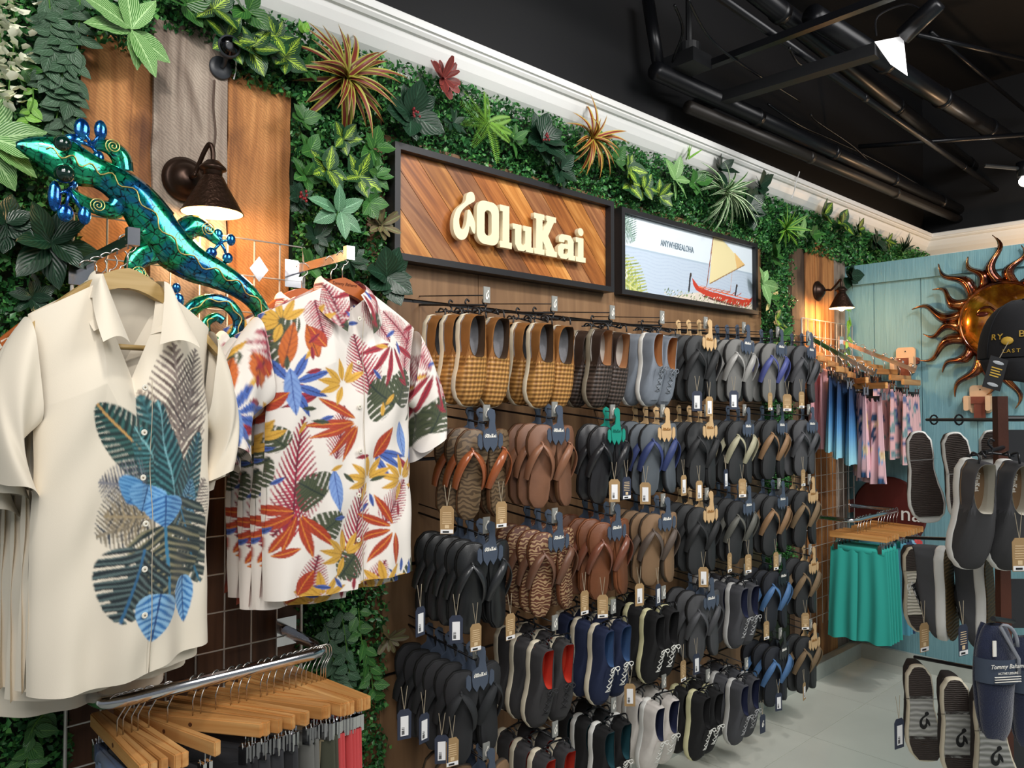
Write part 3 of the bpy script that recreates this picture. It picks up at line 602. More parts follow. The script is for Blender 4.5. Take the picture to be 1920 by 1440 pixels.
link('print',mesh('print',V,[(j*(nx+1)+i,j*(nx+1)+i+1,(j+1)*(nx+1)+i+1,(j+1)*(nx+1)+i) for j in range(nz) for i in range(nx)],printm,col=cc),t)
G().box((.004,.024,.004),(W_-.004,.055,H-.004)).obj('backing_board',framem,t)
link('lettering',text_mesh('ANYWHEREALOHA',.042,mat('grey_print','6d7f8c',.6),.001,wide=.72),t,(fw+iw*.38,.02,fw+ih*.735))
link('hook_emblem',flat_mesh('emblem',[[(a*.035,b*.045) for a,b in hook]],whitepr,.001),t,(fw+.018,.02,fw+.05))
# ---------------------------------------------------------------- wall lamps
hammered=mat('hammered_bronze','3d2a20',.4,.8,var=.35,vs=60,bump=.8,bs=110,bd=.004); warmin=mat('lamp_inner_enamel','e9c9a4',.5)
bulbm=mat('glowing_bulb','ffd9a0',.3,es=9)
def wall_lamp(label,bx,by,sx,sy,rad,Yw,Ys,fwd,power):
    b=PY(bx,by,Yw); s=PY(sx,sy,Ys); t=thing('wall_lamp',label,'lamp',b)
    G().lathe([(0,0),(.060,0),(.062,-.008),(.05,-.018),(.044,-.02),(.040,-.03),(.02,-.045),(.0,-.048)],28,axis='y').obj('back_plate',bronze,t,True)
    d=s-b; top=d+Vector((0,0,rad*1.62))
    pts=[Vector((0,-.04,0)),Vector((d.x*.1,-.07,.0)),Vector((d.x*.25,d.y*.55,top.z*.45)),Vector((d.x*.55,d.y*.8,top.z+.035)),Vector((d.x*.8,d.y*.95,top.z+.055)),Vector((d.x,d.y,top.z+.035)),top]
    G().tube(cat_rom(pts,5),.0065,8).obj('arm',bronze,t,True)
    G().lathe([(0,top.z+.012),(.016,top.z+.010),(.026,top.z+.0),(.034,top.z-.008),(.035,top.z-.013),(.027,top.z-.017),(.0245,top.z-.02),(.0245,top.z-.034)],24,(d.x,d.y,0)).obj('collar',bronze,t,True)
    g=G(); n=32; h0=top.z-.032; h1=d.z; pr=[(.0265,h0),(.031,h0-.008),(.041,h0-.3*(h0-h1)),(rad*.78,h1+.32*(h0-h1)),(rad*.92,h1+.010),(rad,h1)]
    pi_=[(r-.003,z) for r,z in pr[::-1]]; V=[];F=[]
    for r,z in pr:
        for k in range(n): V.append((d.x+r*math.cos(PI2*k/n),d.y+r*math.sin(PI2*k/n),z))
    for i in range(len(pr)-1):
        for k in range(n): F.append((i*n+k,i*n+(k+1)%n,(i+1)*n+(k+1)%n,(i+1)*n+k))
    link('shade',mesh('shade',V,F,hammered,True),t)
    V2=[(d.x+r*math.cos(PI2*k/n),d.y+r*math.sin(PI2*k/n),z) for r,z in pi_ for k in range(n)]
    F2=[(i*n+k,i*n+(k+1)%n,(i+1)*n+(k+1)%n,(i+1)*n+k) for i in range(len(pi_)-1) for k in range(n)]
    link('shade_lining',mesh('shade_lining',V2,F2,warmin,True),t)
    G().sph((d.x,d.y,h1+.012),(.024,.024,.028),14,9).obj('bulb',bulbm,t,True)
    point('lamp_glow',b+Vector((d.x,d.y,h1-.03)),power,.025)
wall_lamp('bronze wall lamp on the grey barn plank above the shirts',345,338,398,400,.080,YW-.034,YW-.15,0,4.2)
wall_lamp('small bronze wall lamp on the far barn planks',1532,546,1578,578,.072,YW-.03,YW-.20,0,8)
# cable above first lamp and camera
c=thing('security_camera','round dark security camera on disc stand, top of grey barn plank','camera',PY(413,128,YW-.036))
dk=mat('dark_camera_grey','34383e',.45)
G().lathe([(0,0),(.031,0),(.033,-.003),(.03,-.007),(.01,-.010),(0,-.01)],28,axis='y').obj('base_disc',dk,c,True)
hd=PY(429,88,YW-.10)-Vector(c.location)
G().tube(cat_rom([(0,-.008,0),(.004,-.02,.008),(hd.x,hd.y+.02,hd.z-.02)],4),.006,8).obj('stem',dk,c,True)
a=Vector((-.25,-1,-.18)).normalized(); q=a.to_track_quat('Y','Z').to_matrix().to_4x4()
def headpart(nm,prof,m): G().lathe(prof,28,axis='y').xf(T(hd)@q).obj(nm,m,c,True)
headpart('head',[(0,-.016),(.026,-.014),(.031,-.004),(.031,.006),(.029,.012),(.0,.012)],dk)
headpart('lens_face',[(0,.011),(.025,.011),(.025,.0135),(.0,.0138)],mat('glossy_black_glass','050507',.08)); headpart('lens_ring',[(.006,.0135),(.011,.0135),(.010,.0155),(.006,.0155)],dk)
G().tube(cat_rom([hd+Vector((.01,.02,-.02)),hd+Vector((.03,.03,-.01)),hd+Vector((.042,.05,-.03)),hd+Vector((.040,.06,-.06))],5),.002,6).obj('white_cable',mat('white_cable','ddd',.5) if 0 else mat('white_cable_plastic','dcdcdc',.5),c)
tag(G().tube(cat_rom([PY(402,150,YW-.038),PY(400,200,YW-.038),PY(404,250,YW-.038),PY(398,290,YW-.038)],5),.0028,6).obj('lamp_cord',mat('brown_cord','4a3527',.6)),'thin brown cord running down grey plank from camera to lamp','cord')
# ---------------------------------------------------------------- gecko
def patina(name,stops,vs,vein):
    n=NT(name,.16,.85); co=n.coord(); a=n.noise(co,vs,3,1.0); b=n.node('TexVoronoi',{'Vector':co,'Scale':vs*5.5},feature='DISTANCE_TO_EDGE').outputs[0]
    c=n.ramp(a,stops); d=n.ramp(n.mth('ADD',b,n.mth('MULTIPLY',n.noise(co,vs*4,4,2),.35)),[(.16,(.05,.09,.12)),(.27,(1,1,1))]); n.base(n.mix(vein,c,d,'MULTIPLY')); n.b.inputs['Coat Weight'].default_value=.8; n.bump(n.noise(co,vs*3,3),.12,.004); return n.m
gk=patina('green_blue_patina_metal',[(.36,'1a70a8'),(.44,'14909a'),(.52,'12a574'),(.60,'2cc48a'),(.72,'2f96cc')],11,1.0)
gb=patina('blue_patina_metal',[(.35,'0c4fa8'),(.5,'1874c8'),(.65,'2aa0d8')],22,.6); gold=mat('gold_wire','d8c67a',.3,.8)
YG=YW-.22
def body(pts,m,par,o,name,dome=.35,cols=7,Yv=YG):
    P=[Vector((*(lambda p:(p.x,p.z))(PY(a,b,Yv)),w_)) for a,b,w_ in pts]
    Q=cat_rom(P,6); k=Vector((o.x,o.z,0)); g=G(); V=[];F=[]; n=len(Q)
    for i,p in enumerate(Q):
        tt=(Q[min(i+1,n-1)]-Q[max(i-1,0)]); tt=Vector((tt.x,tt.y)).normalized(); nn=Vector((-tt.y,tt.x))
        dep=(PY(300,300,Yv).length); hw=p.z/FPX*1.9
        for j in range(cols+1):
            u=j/cols*2-1; V.append((p.x-k.x+nn.x*u*hw,-dome*hw*math.sqrt(max(0,1-u*u))*1.2,p.y-k.y+nn.y*u*hw))
    for i in range(n-1):
        for j in range(cols): a=i*(cols+1)+j; F.append((a,a+1,a+cols+2,a+cols+1))
    me=mesh(name,V,F,m,True); ob=link(name,me,par); md=ob.modifiers.new('s','SOLIDIFY'); md.thickness=.003; return ob,[Vector((p.x-k.x,0,p.y-k.y)) for p in Q],Q
o0=PY(280,430,YG); gt=thing('gecko_wall_art','large green and blue metal gecko sculpture with curled tail, beside lamp','wall art',o0)
bp=[(30,272,3),(52,276,15),(82,284,27),(118,298,38),(150,312,34),(185,325,27),(220,345,30),(258,378,36),(290,422,42),(322,462,42),(360,492,36),(402,512,29),(440,533,23),(475,562,18),(496,600,16),(494,645,14),(465,680,13),(425,688,13),(385,676,12),(354,645,13),(346,608,13),(362,577,13),(395,563,12),(428,572,12),(447,600,11),(440,630,10),(413,643,10),(390,630,9),(386,606,8),(404,594,7),(418,602,7)]
YGb=YG
_,Pc,_q=body(bp,gk,gt,o0,'body',.4,8)
zz=[]
for i,p in enumerate(Pc[12:-8]):
    i2=i+12; tt=(Pc[i2+1]-Pc[i2-1]).normalized(); nn=Vector((-tt.z,0,tt.x)); hw=_q[i2].z/FPX*1.9
    zz.append(p+nn*(.0085*math.sin(i*PI2/6.5))*min(1,hw/.03)+Vector((0,-.4*hw*1.2-.004,0)))
G().tube(zz,.0017,6).obj('gold_wavy_line',gold,gt,True)
legs=[('left front leg',[(235,362,17),(215,392,16),(180,388,12),(148,374,10),(128,356,8)],[(102,368,9,22),(122,400,11,13),(158,404,9,14),(137,345,6,8)]),
      ('right front leg',[(232,322,15),(226,296,16),(208,278,13),(185,272,9),(172,276,7)],[(153,243,11,16),(188,245,9,15),(138,262,13,8),(184,296,8,10)]),
      ('left hind leg',[(290,470,22),(265,480,19),(250,500,15),(268,528,13),(290,548,11),(310,552,8)],[(334,563,9,11),(322,584,9,9),(296,570,7,13),(330,540,7,8)]),
      ('right hind leg',[(335,440,20),(362,424,20),(386,432,14),(402,446,10),(412,454,8)],[(408,440,8,10),(432,450,8,10),(396,474,9,9),(426,484,9,9)])]
for nm,pts,fg in legs:
    o_,Q,_=body(pts,gk,gt,o0,'leg',.4,6)
    for fx,fy,a,b in fg:
        f=PY(fx,fy,YG)-Vector(o0); e=Q[-1]; g=G(); g.tube([e+Vector((0,-.004,0)),(e+f)/2+Vector((0,-.007,0)),f],[.005,.004,.004],6); g.sph(f+Vector((0,-.003,0)),(a/FPX*2.3,.007,b/FPX*2.3),12,7); g.obj('toe',gb,o_,True)
    c0=Q[len(Q)//2]+Vector((0,-.020,0)); G().tube([c0+Vector((.018*(k/40)*math.cos(k*.42),0,.018*(k/40)*math.sin(k*.42))) for k in range(4,41)],.0014,5).obj('gold_spiral',gold,o_,True)
for ex,ey,r_ in((117,329,.022),(113,274,.020)): 
    e=PY(ex,ey,YG)-Vector(o0); G().sph(e+Vector((0,-.018,0)),r_,16,10).obj('eye',mat('glossy_dark_eye','06251c',.08,coat=1),gt,True)
# wire support onto grid
G().tube([Vector((0,.01,0)),Vector((0,.12,0))],.003,6).obj('wall_bracket',gold,gt)
# ---------------------------------------------------------------- sun
cop=patina('copper_patina_metal',[(.35,'3a1408'),(.5,'7a3413'),(.65,'b06a2a')],9,.35); cop2=patina('amber_face_metal',[(.35,'8a4a10'),(.5,'b8761a'),(.68,'d9a032')],7,.25); coph=mat('copper_rim','c98a52',.25,.9)
sc=PX(1882,602,XT-.05); st=thing('sun_wall_art','copper sun face sculpture with wavy rays on the teal wall','wall art',sc)
# local frame: u across picture to the right is -Y world, out of wall is -X
def SU(u,v,o): return Vector((-o,-u,v))
Rf=.215
g=G()
g.grid(lambda a,b:SU(Rf*b*math.cos(a*PI2),Rf*b*math.sin(a*PI2),.02+.055*math.sqrt(max(0,1-b*b))),36,8,True); g.obj('face',cop2,st,True)
g=G(); g.tube([SU(Rf*math.cos(k/36*PI2),Rf*math.sin(k/36*PI2),.02) for k in range(37)],.012,8); g.obj('face_rim',cop,st,True)
for s in(-1,1):
    G().sph(SU(s*.085,.04,.068),(.012,.034,.015),12,7).obj('eye',mat('dark_copper_eye','54241a',.2,.5),st,True)
    G().tube(cat_rom([SU(s*.02,.045,.075),SU(s*.045,.075,.075),SU(s*.085,.075,.07),SU(s*.115,.05,.058)],4),.007,6).obj('eyebrow',cop,st,True)
    G().tube(cat_rom([SU(s*.03,.03,.078),SU(s*.06,.05,.077),SU(s*.1,.03,.065)],4),.0035,6).obj('eyelid',cop,st,True)
G().tube([SU(0,.05,.075),SU(0,0,.09),SU(0,-.03,.1),SU(0,-.045,.082)],[.009,.013,.02,.01],8).obj('nose',cop2,st,True)
G().tube(cat_rom([SU(-.05,-.085,.065),SU(-.02,-.078,.078),SU(0,-.084,.08),SU(.02,-.078,.078),SU(.05,-.085,.065)],3),[.003]+[.009]*11+[.003],6).obj('lips',mat('red_copper_lips','7a2a1c',.25,.6),st,True)
for k in range(20):
    a=k/20*PI2+.1; Lr=.27 if k%2 else .20; tan=1 if (k%4<2) else -1; V=[];F=[]; n=14
    cen=[]
    for i in range(n+1):
        f=i/n; rr=Rf+.005+Lr*f; aa=a+.10*math.sin(f*6.2)*tan*(1-f*.3); cen.append((rr*math.cos(aa),rr*math.sin(aa),.03+.02*math.sin(f*5)))
    for i,(x_,y_,o_) in enumerate(cen):
        f=i/n; wd=.036*(1-f)**.8+.002; nx_,ny_=-math.sin(a),math.cos(a)
        V+= [SU(x_+nx_*wd,y_+ny_*wd,o_-.012),SU(x_,y_,o_+.012*(1-f)),SU(x_-nx_*wd,y_-ny_*wd,o_-.012)]
    for i in range(n): F+=[(i*3,i*3+1,i*3+4,i*3+3),(i*3+1,i*3+2,i*3+5,i*3+4)]
    ob=link('ray',mesh('ray',V,F,cop,True),st); md=ob.modifiers.new('s','SOLIDIFY'); md.thickness=.003
    G().tube([SU(x_,y_,o_+.014*(1-i/n)) for i,(x_,y_,o_) in enumerate(cen)],.0025,5).obj('bright_edge',coph,ob,True)
# ---------------------------------------------------------------- wire grids
def wire_grid(label,x0,x1,z0,z1,Y,step=.076):
    t=thing('wire_grid',label,'wire grid',(x0,Y,z0)); nx=round((x1-x0)/step); W2=x1-x0; H2=z1-z0; nz=int(H2/step/1.35)
    v=G().tube([(0,0,0),(0,0,H2)],.0026,6).me('wire',wire_m,True); h=G().tube([(0,-.004,0),(W2,-.004,0)],.0022,6).me('wire',wire_m,True); e=G().tube([(0,0,0),(0,0,H2)],.0045,8).me('wire',wire_m,True)
    for i in range(nx+1): link('wire',e if i in(0,nx) else v,t,(W2*i/nx,0,0))
    for j in range(nz+1): link('wire',h,t,(0,0,H2-j*step*1.35))
    return t
a=PY(137,400,YW-.09); b=PY(570,450,YW-.09)
wire_grid('tall chrome wire grid in front of the barn planks behind the shirts',a.x,b.x,.1,a.z,YW-.09)
a2=PY(1503,596,YW-.06); wire_grid('far chrome wire grid under the small bronze lamp at the corner',a2.x,4.93,.3,a2.z,YW-.06)
# diamond shaped wall clips holding the grid
for px_,py_,d_ in((485,505,'right of the gecko body'),):
    p=PY(px_,py_,YW-.095); o=link('grid_clip',G().prism([(-.028,0),(0,.036),(.028,0),(0,-.036)],-.003,.0).me('grid_clip',chrome),None,p); tag(o,'chrome diamond grid clip '+d_,'clip')
# ---------------------------------------------------------------- hangers
steelw=mat('hook_wire','cfcac4',.2,1)
def hook_pts(z0,r=.017,top=.0):   # z0: base, hook loops over bar at z=top
    P=[(0,0,z0),(0,0,z0+.02)]; 
    return [Vector((0,0,z0)),Vector((0,0,top-r-.012))]+[Vector((r*math.sin(math.radians(a)),0,top-r*0+ r*math.cos(math.radians(a))-r*0)) for a in range(180,-150,-30)][1:]
HM={}
def coat_hanger(name,label,loc,rot,m,group=None,printed=False):
    t=thing(name,label,'hanger',loc,rot,group)
    if 'ch' not in HM:
        P=[];Q=[]
        for i in range(-10,11):
            u=i/10; x=.205*u; z=-.165*abs(u)**1.5*.95-.0; th=.030*(1-.45*abs(u)); P.append((x,z)); Q.append((x,z-th-.012*(1-abs(u))))
        HM['ch']=(P,Q)
    P,Q=HM['ch']; key=('hang',m.name)
    if key not in HM:
        HM[key]=G().prism(P+Q[::-1],-.009,.009).xf(T(Vector((0,0,-.055)))).me('hanger_body',m); HM['hw']=G().tube([Vector((0,0,-.06)),Vector((0,0,-.03)),Vector((.004,0,-.02))]+[Vector((.019*math.sin(math.radians(a)),0,.019*math.cos(math.radians(a))-.002)) for a in range(150,-100,-25)],.0017,6).me('hook_wire',steelw,True)
        HM['cb']=G().tube([(-.15,0,-.22),(.15,0,-.22)],.006,8).me('cross_bar',m,True)
    link('hanger_body',HM[key],t); link('hook_wire',HM['hw'],t); 
    return t
# ---------------------------------------------------------------- shirts
def shirt_parts(hw,bw,L,vn,fn,mt,inmt,dense,cuffo,cuffi,slope,openc,seed=0,hemf=None,slw=.1,colmap=None):
    """returns list of (name, mesh)"""
    r=random.Random(seed); nr=.075
    def ztop(x,front=True):
        a=abs(x)
        if a<nr: return (-vn*(1-a/nr)**1.0-.015) if front else -.012
        return -.015-(a-nr)*slope
    def folds(x,v): return .012*v*math.sin(x*31+seed+.8*math.sin(v*3))+.007*v*math.sin(x*67+seed*2+v*2)+.006*math.sin(x*19+v*9+seed)*min(1,v*5)+.004*math.sin((x*2+v)*23)*v*(1-v)*4
    def wid(v): 
        if v<.18: return hw+(bw*.97-hw)*(v/.18)
        return bw*(.97+.05*(v-.18))
    hem=hemf or (lambda x:0)
    nx,nz=dense; V=[];F=[];CO=[]
    A=np.linspace(-1,1,nx+1); B=np.linspace(0,1,nz+1)
    for v in B:
        w_=wid(v)
        for a in A:
            x=a*w_; zt=ztop(a*hw) if v<1 else 0; zt=ztop(a*hw); z=zt+v*(-L+hem(x)-zt); D=.075*(.35+.65*min(1,v*4))
            V.append((x,-D*math.sqrt(max(0,1-abs(a)**2.4))-folds(x,v),z))
    for j in range(nz):
        for i in range(nx): q=j*(nx+1)+i; F.append((q,q+nx+1,q+nx+2,q+1))
    Va=np.array(V); col=fn(Va[:,0],Va[:,2]) if fn else None
    out=[('front_panel',mesh('front_panel',V,F,mt,True,col=col))]
    nb=30; V=[];F=[]
    for v in np.linspace(0,1,nb+1):
        w_=wid(v)
        for a in np.linspace(-1,1,nb+1):
            x=a*w_; zt=ztop(a*hw,False); z=zt+v*(-L-zt+.0); V.append((x,.06*math.sqrt(max(0,1-abs(a)**2.4))*(.3+.7*min(1,v*4))+folds(x,v),z))
    for j in range(nb):
        for i in range(nb): q=j*(nb+1)+i; F.append((q,q+1,q+nb+2,q+nb+1))
    out.append(('back_panel',mesh('back_panel',V,F,mt if fn else inmt,True,col=(fn(np.array(V)[:,0]*.8+.03,np.array(V)[:,2]*.9-.06) if not openc else fn(np.array(V)[:,0]*0-.24,np.array(V)[:,2])) if fn else None)))
    for s in(-1,1):
        na,nl=64 if fn else 28,70 if fn else 20; V=[];F=[]
        c0=Vector((s*(hw-.045),0,-.015-(hw-.045-nr)*slope-.105)); o1=Vector((s*cuffo[0],0,cuffo[1])); i1=Vector((s*cuffi[0],0,cuffi[1])); c1=(o1+i1)/2; h1=(o1-i1)/2
        top=Vector((s*(hw+.004),0,-.02-(hw-nr)*slope)); bot=Vector((s*(bw*.93),0,-.015-(hw-nr)*slope-.21)); c0=(top+bot)/2; h0=(top-bot)/2
        for j in range(nl+1):
            f=j/nl; c=c0.lerp(c1,f)+Vector((s*.03*math.sin(f*PI),0,.018*math.sin(f*PI))); h=h0.lerp(h1,f)
            for k in range(na):
                a=PI2*k/na; V.append(c+h*math.cos(a)+Vector((0,(.048+.012*f)*math.sin(a)+.006*math.sin(f*9+a*3),0))+Vector((0,0,.004*math.sin(a*3)*f)))
        for j in range(nl):
            for k in range(na): F.append((j*na+k,j*na+(k+1)%na,(j+1)*na+(k+1)%na,(j+1)*na+k))
        Va=np.array([tuple(p) for p in V]); out.append(('sleeve',mesh('sleeve',V,F,mt,True,col=(fn(Va[:,0]*.9-s*.12,Va[:,2]+.1+Va[:,1]*.5) if not openc else fn(Va[:,0]*0-.24,Va[:,2])) if fn else None)))
    # collar
    n=140 if fn else 24; V=[];F=[]; rows=26 if fn else 5
    for i in range(n+1):
        t_=i/n*2-1; ph=t_*math.radians(158 if openc else 162); b=abs(t_)
        fr=max(0,(b-.45)/.55)
        ix=math.sin(ph)*(.062 if b<.6 else .062+.0*fr); iy=math.cos(ph)*.052
        tz=.022-.006*b-(vn*.80*fr**1.2 if openc else .045*fr)
        if openc: ix=math.copysign(.064-.034*fr**1.5,t_) if b>.5 else ix; 
        if b>.5: iy=.052*math.cos(ph) if not openc else -.02-.055*fr
        ox=ix*(1.35+.75*fr)*(1.0); oy=iy*1.3-.014*fr; oz=tz-.048-(.055*fr) if not openc else tz-.050*(1-fr**1.5)-.004
        if openc: ox=ix+math.copysign(.018+.050*fr,t_) 
        for j in range(rows+1):
            f=j/rows; bul=.008*math.sin(f*PI); V.append((ix+(ox-ix)*f,iy+(oy-iy)*f-bul*(1 if iy<0 else -1)-.006,tz+(oz-tz)*f+.012*math.sin(f*PI)))
    for i in range(n):
        for j in range(rows): q=i*(rows+1)+j; F.append((q,q+1,q+rows+2,q+rows+1))
    Va=np.array(V); cm=mesh('collar',V,F,mt,True,col=fn(*colmap(Va)) if fn else None); out.append(('collar',cm))
    # placket edge line and buttons
    zb=-vn-.03; g=G(); yq=lambda z:-.075-.002-folds(0,min(1,(-z)/L))
    g.tube([(.016,yq(z)-.0,z) for z in np.linspace(-vn-.02,-L+.005,26)],.0009,5); out.append(('placket_seam',g.me('placket_seam',mat('seam_thread','bfb39f',.8),True)))
    return out,yq
linen=mat('cream_linen','e6dcca',.85,var=.03,vs=8,bump=.12,bs=700,sheen=.2,bd=.001)
linen_p=mat('printed_linen','ffffff',.85,attr=True,bump=.12,bs=700,sheen=.2,bd=.001); linen_in=mat('cream_linen_inside','dccbb2',.85)
button=G().lathe([(0,0),(.0062,0),(.0066,-.0015),(.005,-.003),(.0035,-.0022),(0,-.0022)],14,axis='y').me('button',mat('shell_button','e9e4d6',.3),True)
bhole=G().lathe([(0,-.0022),(.002,-.0022),(.002,-.0028),(0,-.0028)],8,axis='y').me('button_thread',mat('button_thread_brown','8c7f6a',.7))
lab=mat('woven_label','e4e4ea',.7); labt=mat('navy_thread','2f3f7a',.7)
def make_shirt(name,label,loc,rotz,parts,yq,L,vn,btns=5,group=None,full=True):
    t=thing(name,label,'shirt',loc,(0,0,rotz),group)
    for nm,me in parts: 
        link(nm,me,t)
    if full:
        for i in range(btns):
            z=-vn-.035-(L-vn-.16)*i/(btns-1); b=link('button',button,t,(0,yq(z)-.002,z)); link('button_thread',bhole,b)
        l=G().box((-.03,.035,-.062),(.03,.037,-.042)).obj('neck_label',lab,t); link('label_lettering',text_mesh('Tommy Bahama',.0105,labt,.0006,.35),l,(0,.0335,-.052))
    return t
# cream shirt print
def cream_fn(x,z):
    x=np.asarray(x); return cv.sample(np.where(np.abs(x)>.182,-.25,x),z)
YC=1.72; pc=PY(238,530,YC); ox,oz=pc.x,pc.z
def cl_(px_,py_,Yq,o): p=PY(px_,py_,Yq); return p.x-o[0],p.z-o[1]
cv=Canvas(-.26,.26,-.9,.03,.0012,'e6dcca')
def LC(px_,py_,qx,qy,wpx,kind,*a,**k):   # from base pixel to tip pixel
    x,z=cl_(px_,py_,YC-.07,(ox,oz)); x2,z2=cl_(qx,qy,YC-.07,(ox,oz)); L=math.hypot(x2-x,z2-z); cv.leaf(x,z,math.degrees(math.atan2(z2-z,x2-x)),L,wpx/FPX*1.62*1.25,kind,*a,**k)
LC(330,900,330,640,100,'palm','5b4a46','8e7f78'); LC(345,830,385,650,70,'palm','4a4242','7c726c'); LC(320,860,262,730,50,'palm','5b4f4c','a08f80'); LC(330,1000,395,900,70,'palm','4d4848','857a74')
LC(325,960,262,740,62,'banana','17363a','4a7f84','2d5d66'); LC(310,905,165,757,74,'banana','152b2c','3a6b66','c79a5a'); LC(322,925,240,800,60,'banana','15383c','4e8f94','8ac0c4')
LC(330,990,290,750,46,'banana','12313a','417b80','7fb4bd'); LC(330,1000,380,810,46,'banana','18343a','4d7e85','24506a'); LC(335,1010,365,900,34,'banana','20506a','7fb0cc','1d3a5a')
LC(265,915,172,905,80,'palm','3d4050','7e7f88'); LC(275,960,172,1010,110,'palm','38404a','8f8470'); LC(270,970,185,970,80,'palm','4b4640','a08f70')
LC(330,935,388,1100,70,'monstera','1f2f33','6b746a','2f6a88')
LC(300,985,310,1150,120,'monstera','1f3033','8f8a6c','3c7da0'); LC(255,1030,205,1170,96,'monstera','18242b','5f7474','2f6690')
LC(255,905,225,945,60,'heart','6aa6d6','2d6ca8','204a80'); LC(270,910,255,960,54,'heart','7db4e0','3a78b4','204a80'); LC(300,930,300,990,58,'heart','6fa8d8','2c66a6','1f4a84')
LC(288,1115,270,1205,70,'heart','8fbfe4','2f6fae','1c3f78'); LC(350,1085,355,1175,34,'heart','86b8e0','2f6fae','1c3f78')
cv.soft(); cparts,cyq=shirt_parts(.185,.178,.80,.185,cream_fn,linen_p,linen_in,(230,400),(.235,-.395),(.165,-.425),.62,True,1,colmap=lambda V:(V[:,0]*0-.2,V[:,2]*0),hemf=lambda x:.012*math.sin(x*12)+.01*abs(x/.2))
rzC=math.radians(9)
make_shirt('camp_shirt','front cream camp shirt with blue monstera print, nearest the left edge',(ox,YC,oz),rzC,cparts,cyq,.80,.185,6)
pl,pyq=shirt_parts(.185,.178,.80,.14,None,linen,linen_in,(40,40),(.24,-.40),(.165,-.43),.62,True,4)
bl=['plain cream shirt directly behind the front cream printed shirt','third cream shirt back on the left chrome bar','fourth cream shirt back on the left chrome bar','rearmost cream shirt nearest the grid on the left chrome bar']
for i in range(4):
    Yb=YC+.055+.065*i; make_shirt('camp_shirt',bl[i],(ox-.004*i,Yb,oz-.012-.022*i*(i%2+.6)),rzC*(.9-.25*i),pl,pyq,.8,.14,group=None,full=False)
    coat_hanger('wooden_hanger',['first reddish wooden hanger behind the front cream shirt','second reddish wooden hanger behind the front cream shirt','third reddish wooden hanger on the left chrome bar','rearmost reddish wooden hanger on the left chrome bar'][i],(ox-.004*i,Yb,oz+.075-.012),(0,0,rzC*(.9-.25*i)),redhang)
h=coat_hanger('wooden_hanger','light oak hanger holding the front cream shirt',(ox,YC,oz+.085),(0,0,rzC),hangw2); link('cross_bar',HM['cb'],h)
def faceout(label,x,z,y1,y0=YW-.09,drop=0,n=0,par=True):
    t=thing('garment_faceout',label,'garment rail',(x,y0,z)); L=y0-y1
    G().box((-.006,-L,-.012),(.006,0,.012)).obj('bar',chrome,t); G().box((-.028,-.006,-.05),(.028,.004,.03)).obj('wall_bracket',chrome,t)
    G().box((-.012,-L-.012,-.012),(.012,-L+.006,.024)).obj('end_stop',chrome,t); return t
faceout('chrome arm holding the cream shirts',ox-.0,oz+.085,YC-.03); 
# floral shirt
YF=1.80; pf=PY(642,535,YF); fo=(pf.x,pf.z)
cv2=Canvas(-.30,.34,-.92,.1,.0012,'efe8e0')
def LF(px_,py_,qx,qy,wpx,kind,*a,**k):
    x,z=cl_(px_,py_,YF-.07,fo); x2,z2=cl_(qx,qy,YF-.07,fo); L=math.hypot(x2-x,z2-z); cv2.leaf(x,z,math.degrees(math.atan2(z2-z,x2-x)),L,wpx/FPX*2.05*1.12,kind,*a,**k)
red=('a8283a','7d2030','5a1a2a'); redp=('b02a48','8a1f3c','5a1a2a'); org=('c9661f','9a4218','6a2a14'); orr=('b53f20','7f2018','e08a30'); yel=('dfae45','c48f2c','b8862a'); blu=('4a6cba','33478f','24306a'); lbl=('7f9fd8','5878c0','35509a'); grn=('4c553a','2f3a2c','22302a')
def pin(x,y_,x2,y2,w_=60): LF(x,y_,x2,y2,w_,'palm',*redp)
def grnm(x,y_,x2,y2,w_=66): LF(x,y_,x2,y2,w_,'monstera',*grn)
def spray(x,y_,angs_,Ls,wd,c):
    for a,l in zip(angs_,Ls): l*=1.2; LF(x+.12*l*math.cos(math.radians(a)),y_-.12*l*math.sin(math.radians(a)),x+l*math.cos(math.radians(a)),y_-l*math.sin(math.radians(a)),wd*.8,'simple',*c)
pin(585,900,520,1010,60); pin(720,980,770,900,56); pin(620,860,640,760,44); pin(530,640,480,560,44); pin(700,560,740,640,44); pin(600,560,610,640,50); pin(690,740,672,625,66); pin(545,1010,570,780,58); pin(650,1090,680,900,64); pin(790,640,735,580,44); pin(575,1150,590,1040,46); pin(495,780,470,700,44); pin(765,700,800,600,40); pin(690,1130,720,1050,40)
grnm(520,700,480,640,74); grnm(735,760,690,720,84); grnm(600,930,560,905,64); grnm(560,630,505,590,60); grnm(800,790,830,735,54); grnm(660,1040,630,1085,60); grnm(770,1100,800,1040,52); grnm(480,900,520,860,60); grnm(745,760,770,690,60); grnm(590,1000,630,960,44); grnm(540,840,500,800,40)
spray(670,790,[185,200,225,245,150],[85,80,75,70,75],18,orr); spray(560,960,[250,285,215,310,180],[70,75,70,70,60],20,orr); spray(745,640,[200,230,255,285,330],[60,70,75,70,60],14,red); spray(600,740,[160,185,200],[60,65,60],14,red); spray(740,990,[200,160,235,120,270],[70,65,70,60,60],18,orr); spray(510,1050,[60,100,140,20],[60,60,60,50],16,orr); spray(800,900,[100,140,60],[60,60,60],16,red)
spray(545,720,[20,60,340,300,120],[62,60,58,60,50],17,blu); spray(770,1120,[90,130,60],[60,60,60],14,blu); spray(700,845,[330,350,300],[60,60,50],15,blu); spray(470,860,[60,90,20],[50,60,50],15,blu)
LF(545,690,555,780,24,'simple',*lbl); LF(755,790,768,860,24,'simple',*lbl); LF(615,880,625,960,24,'simple',*lbl); LF(800,830,790,880,20,'simple',*lbl)
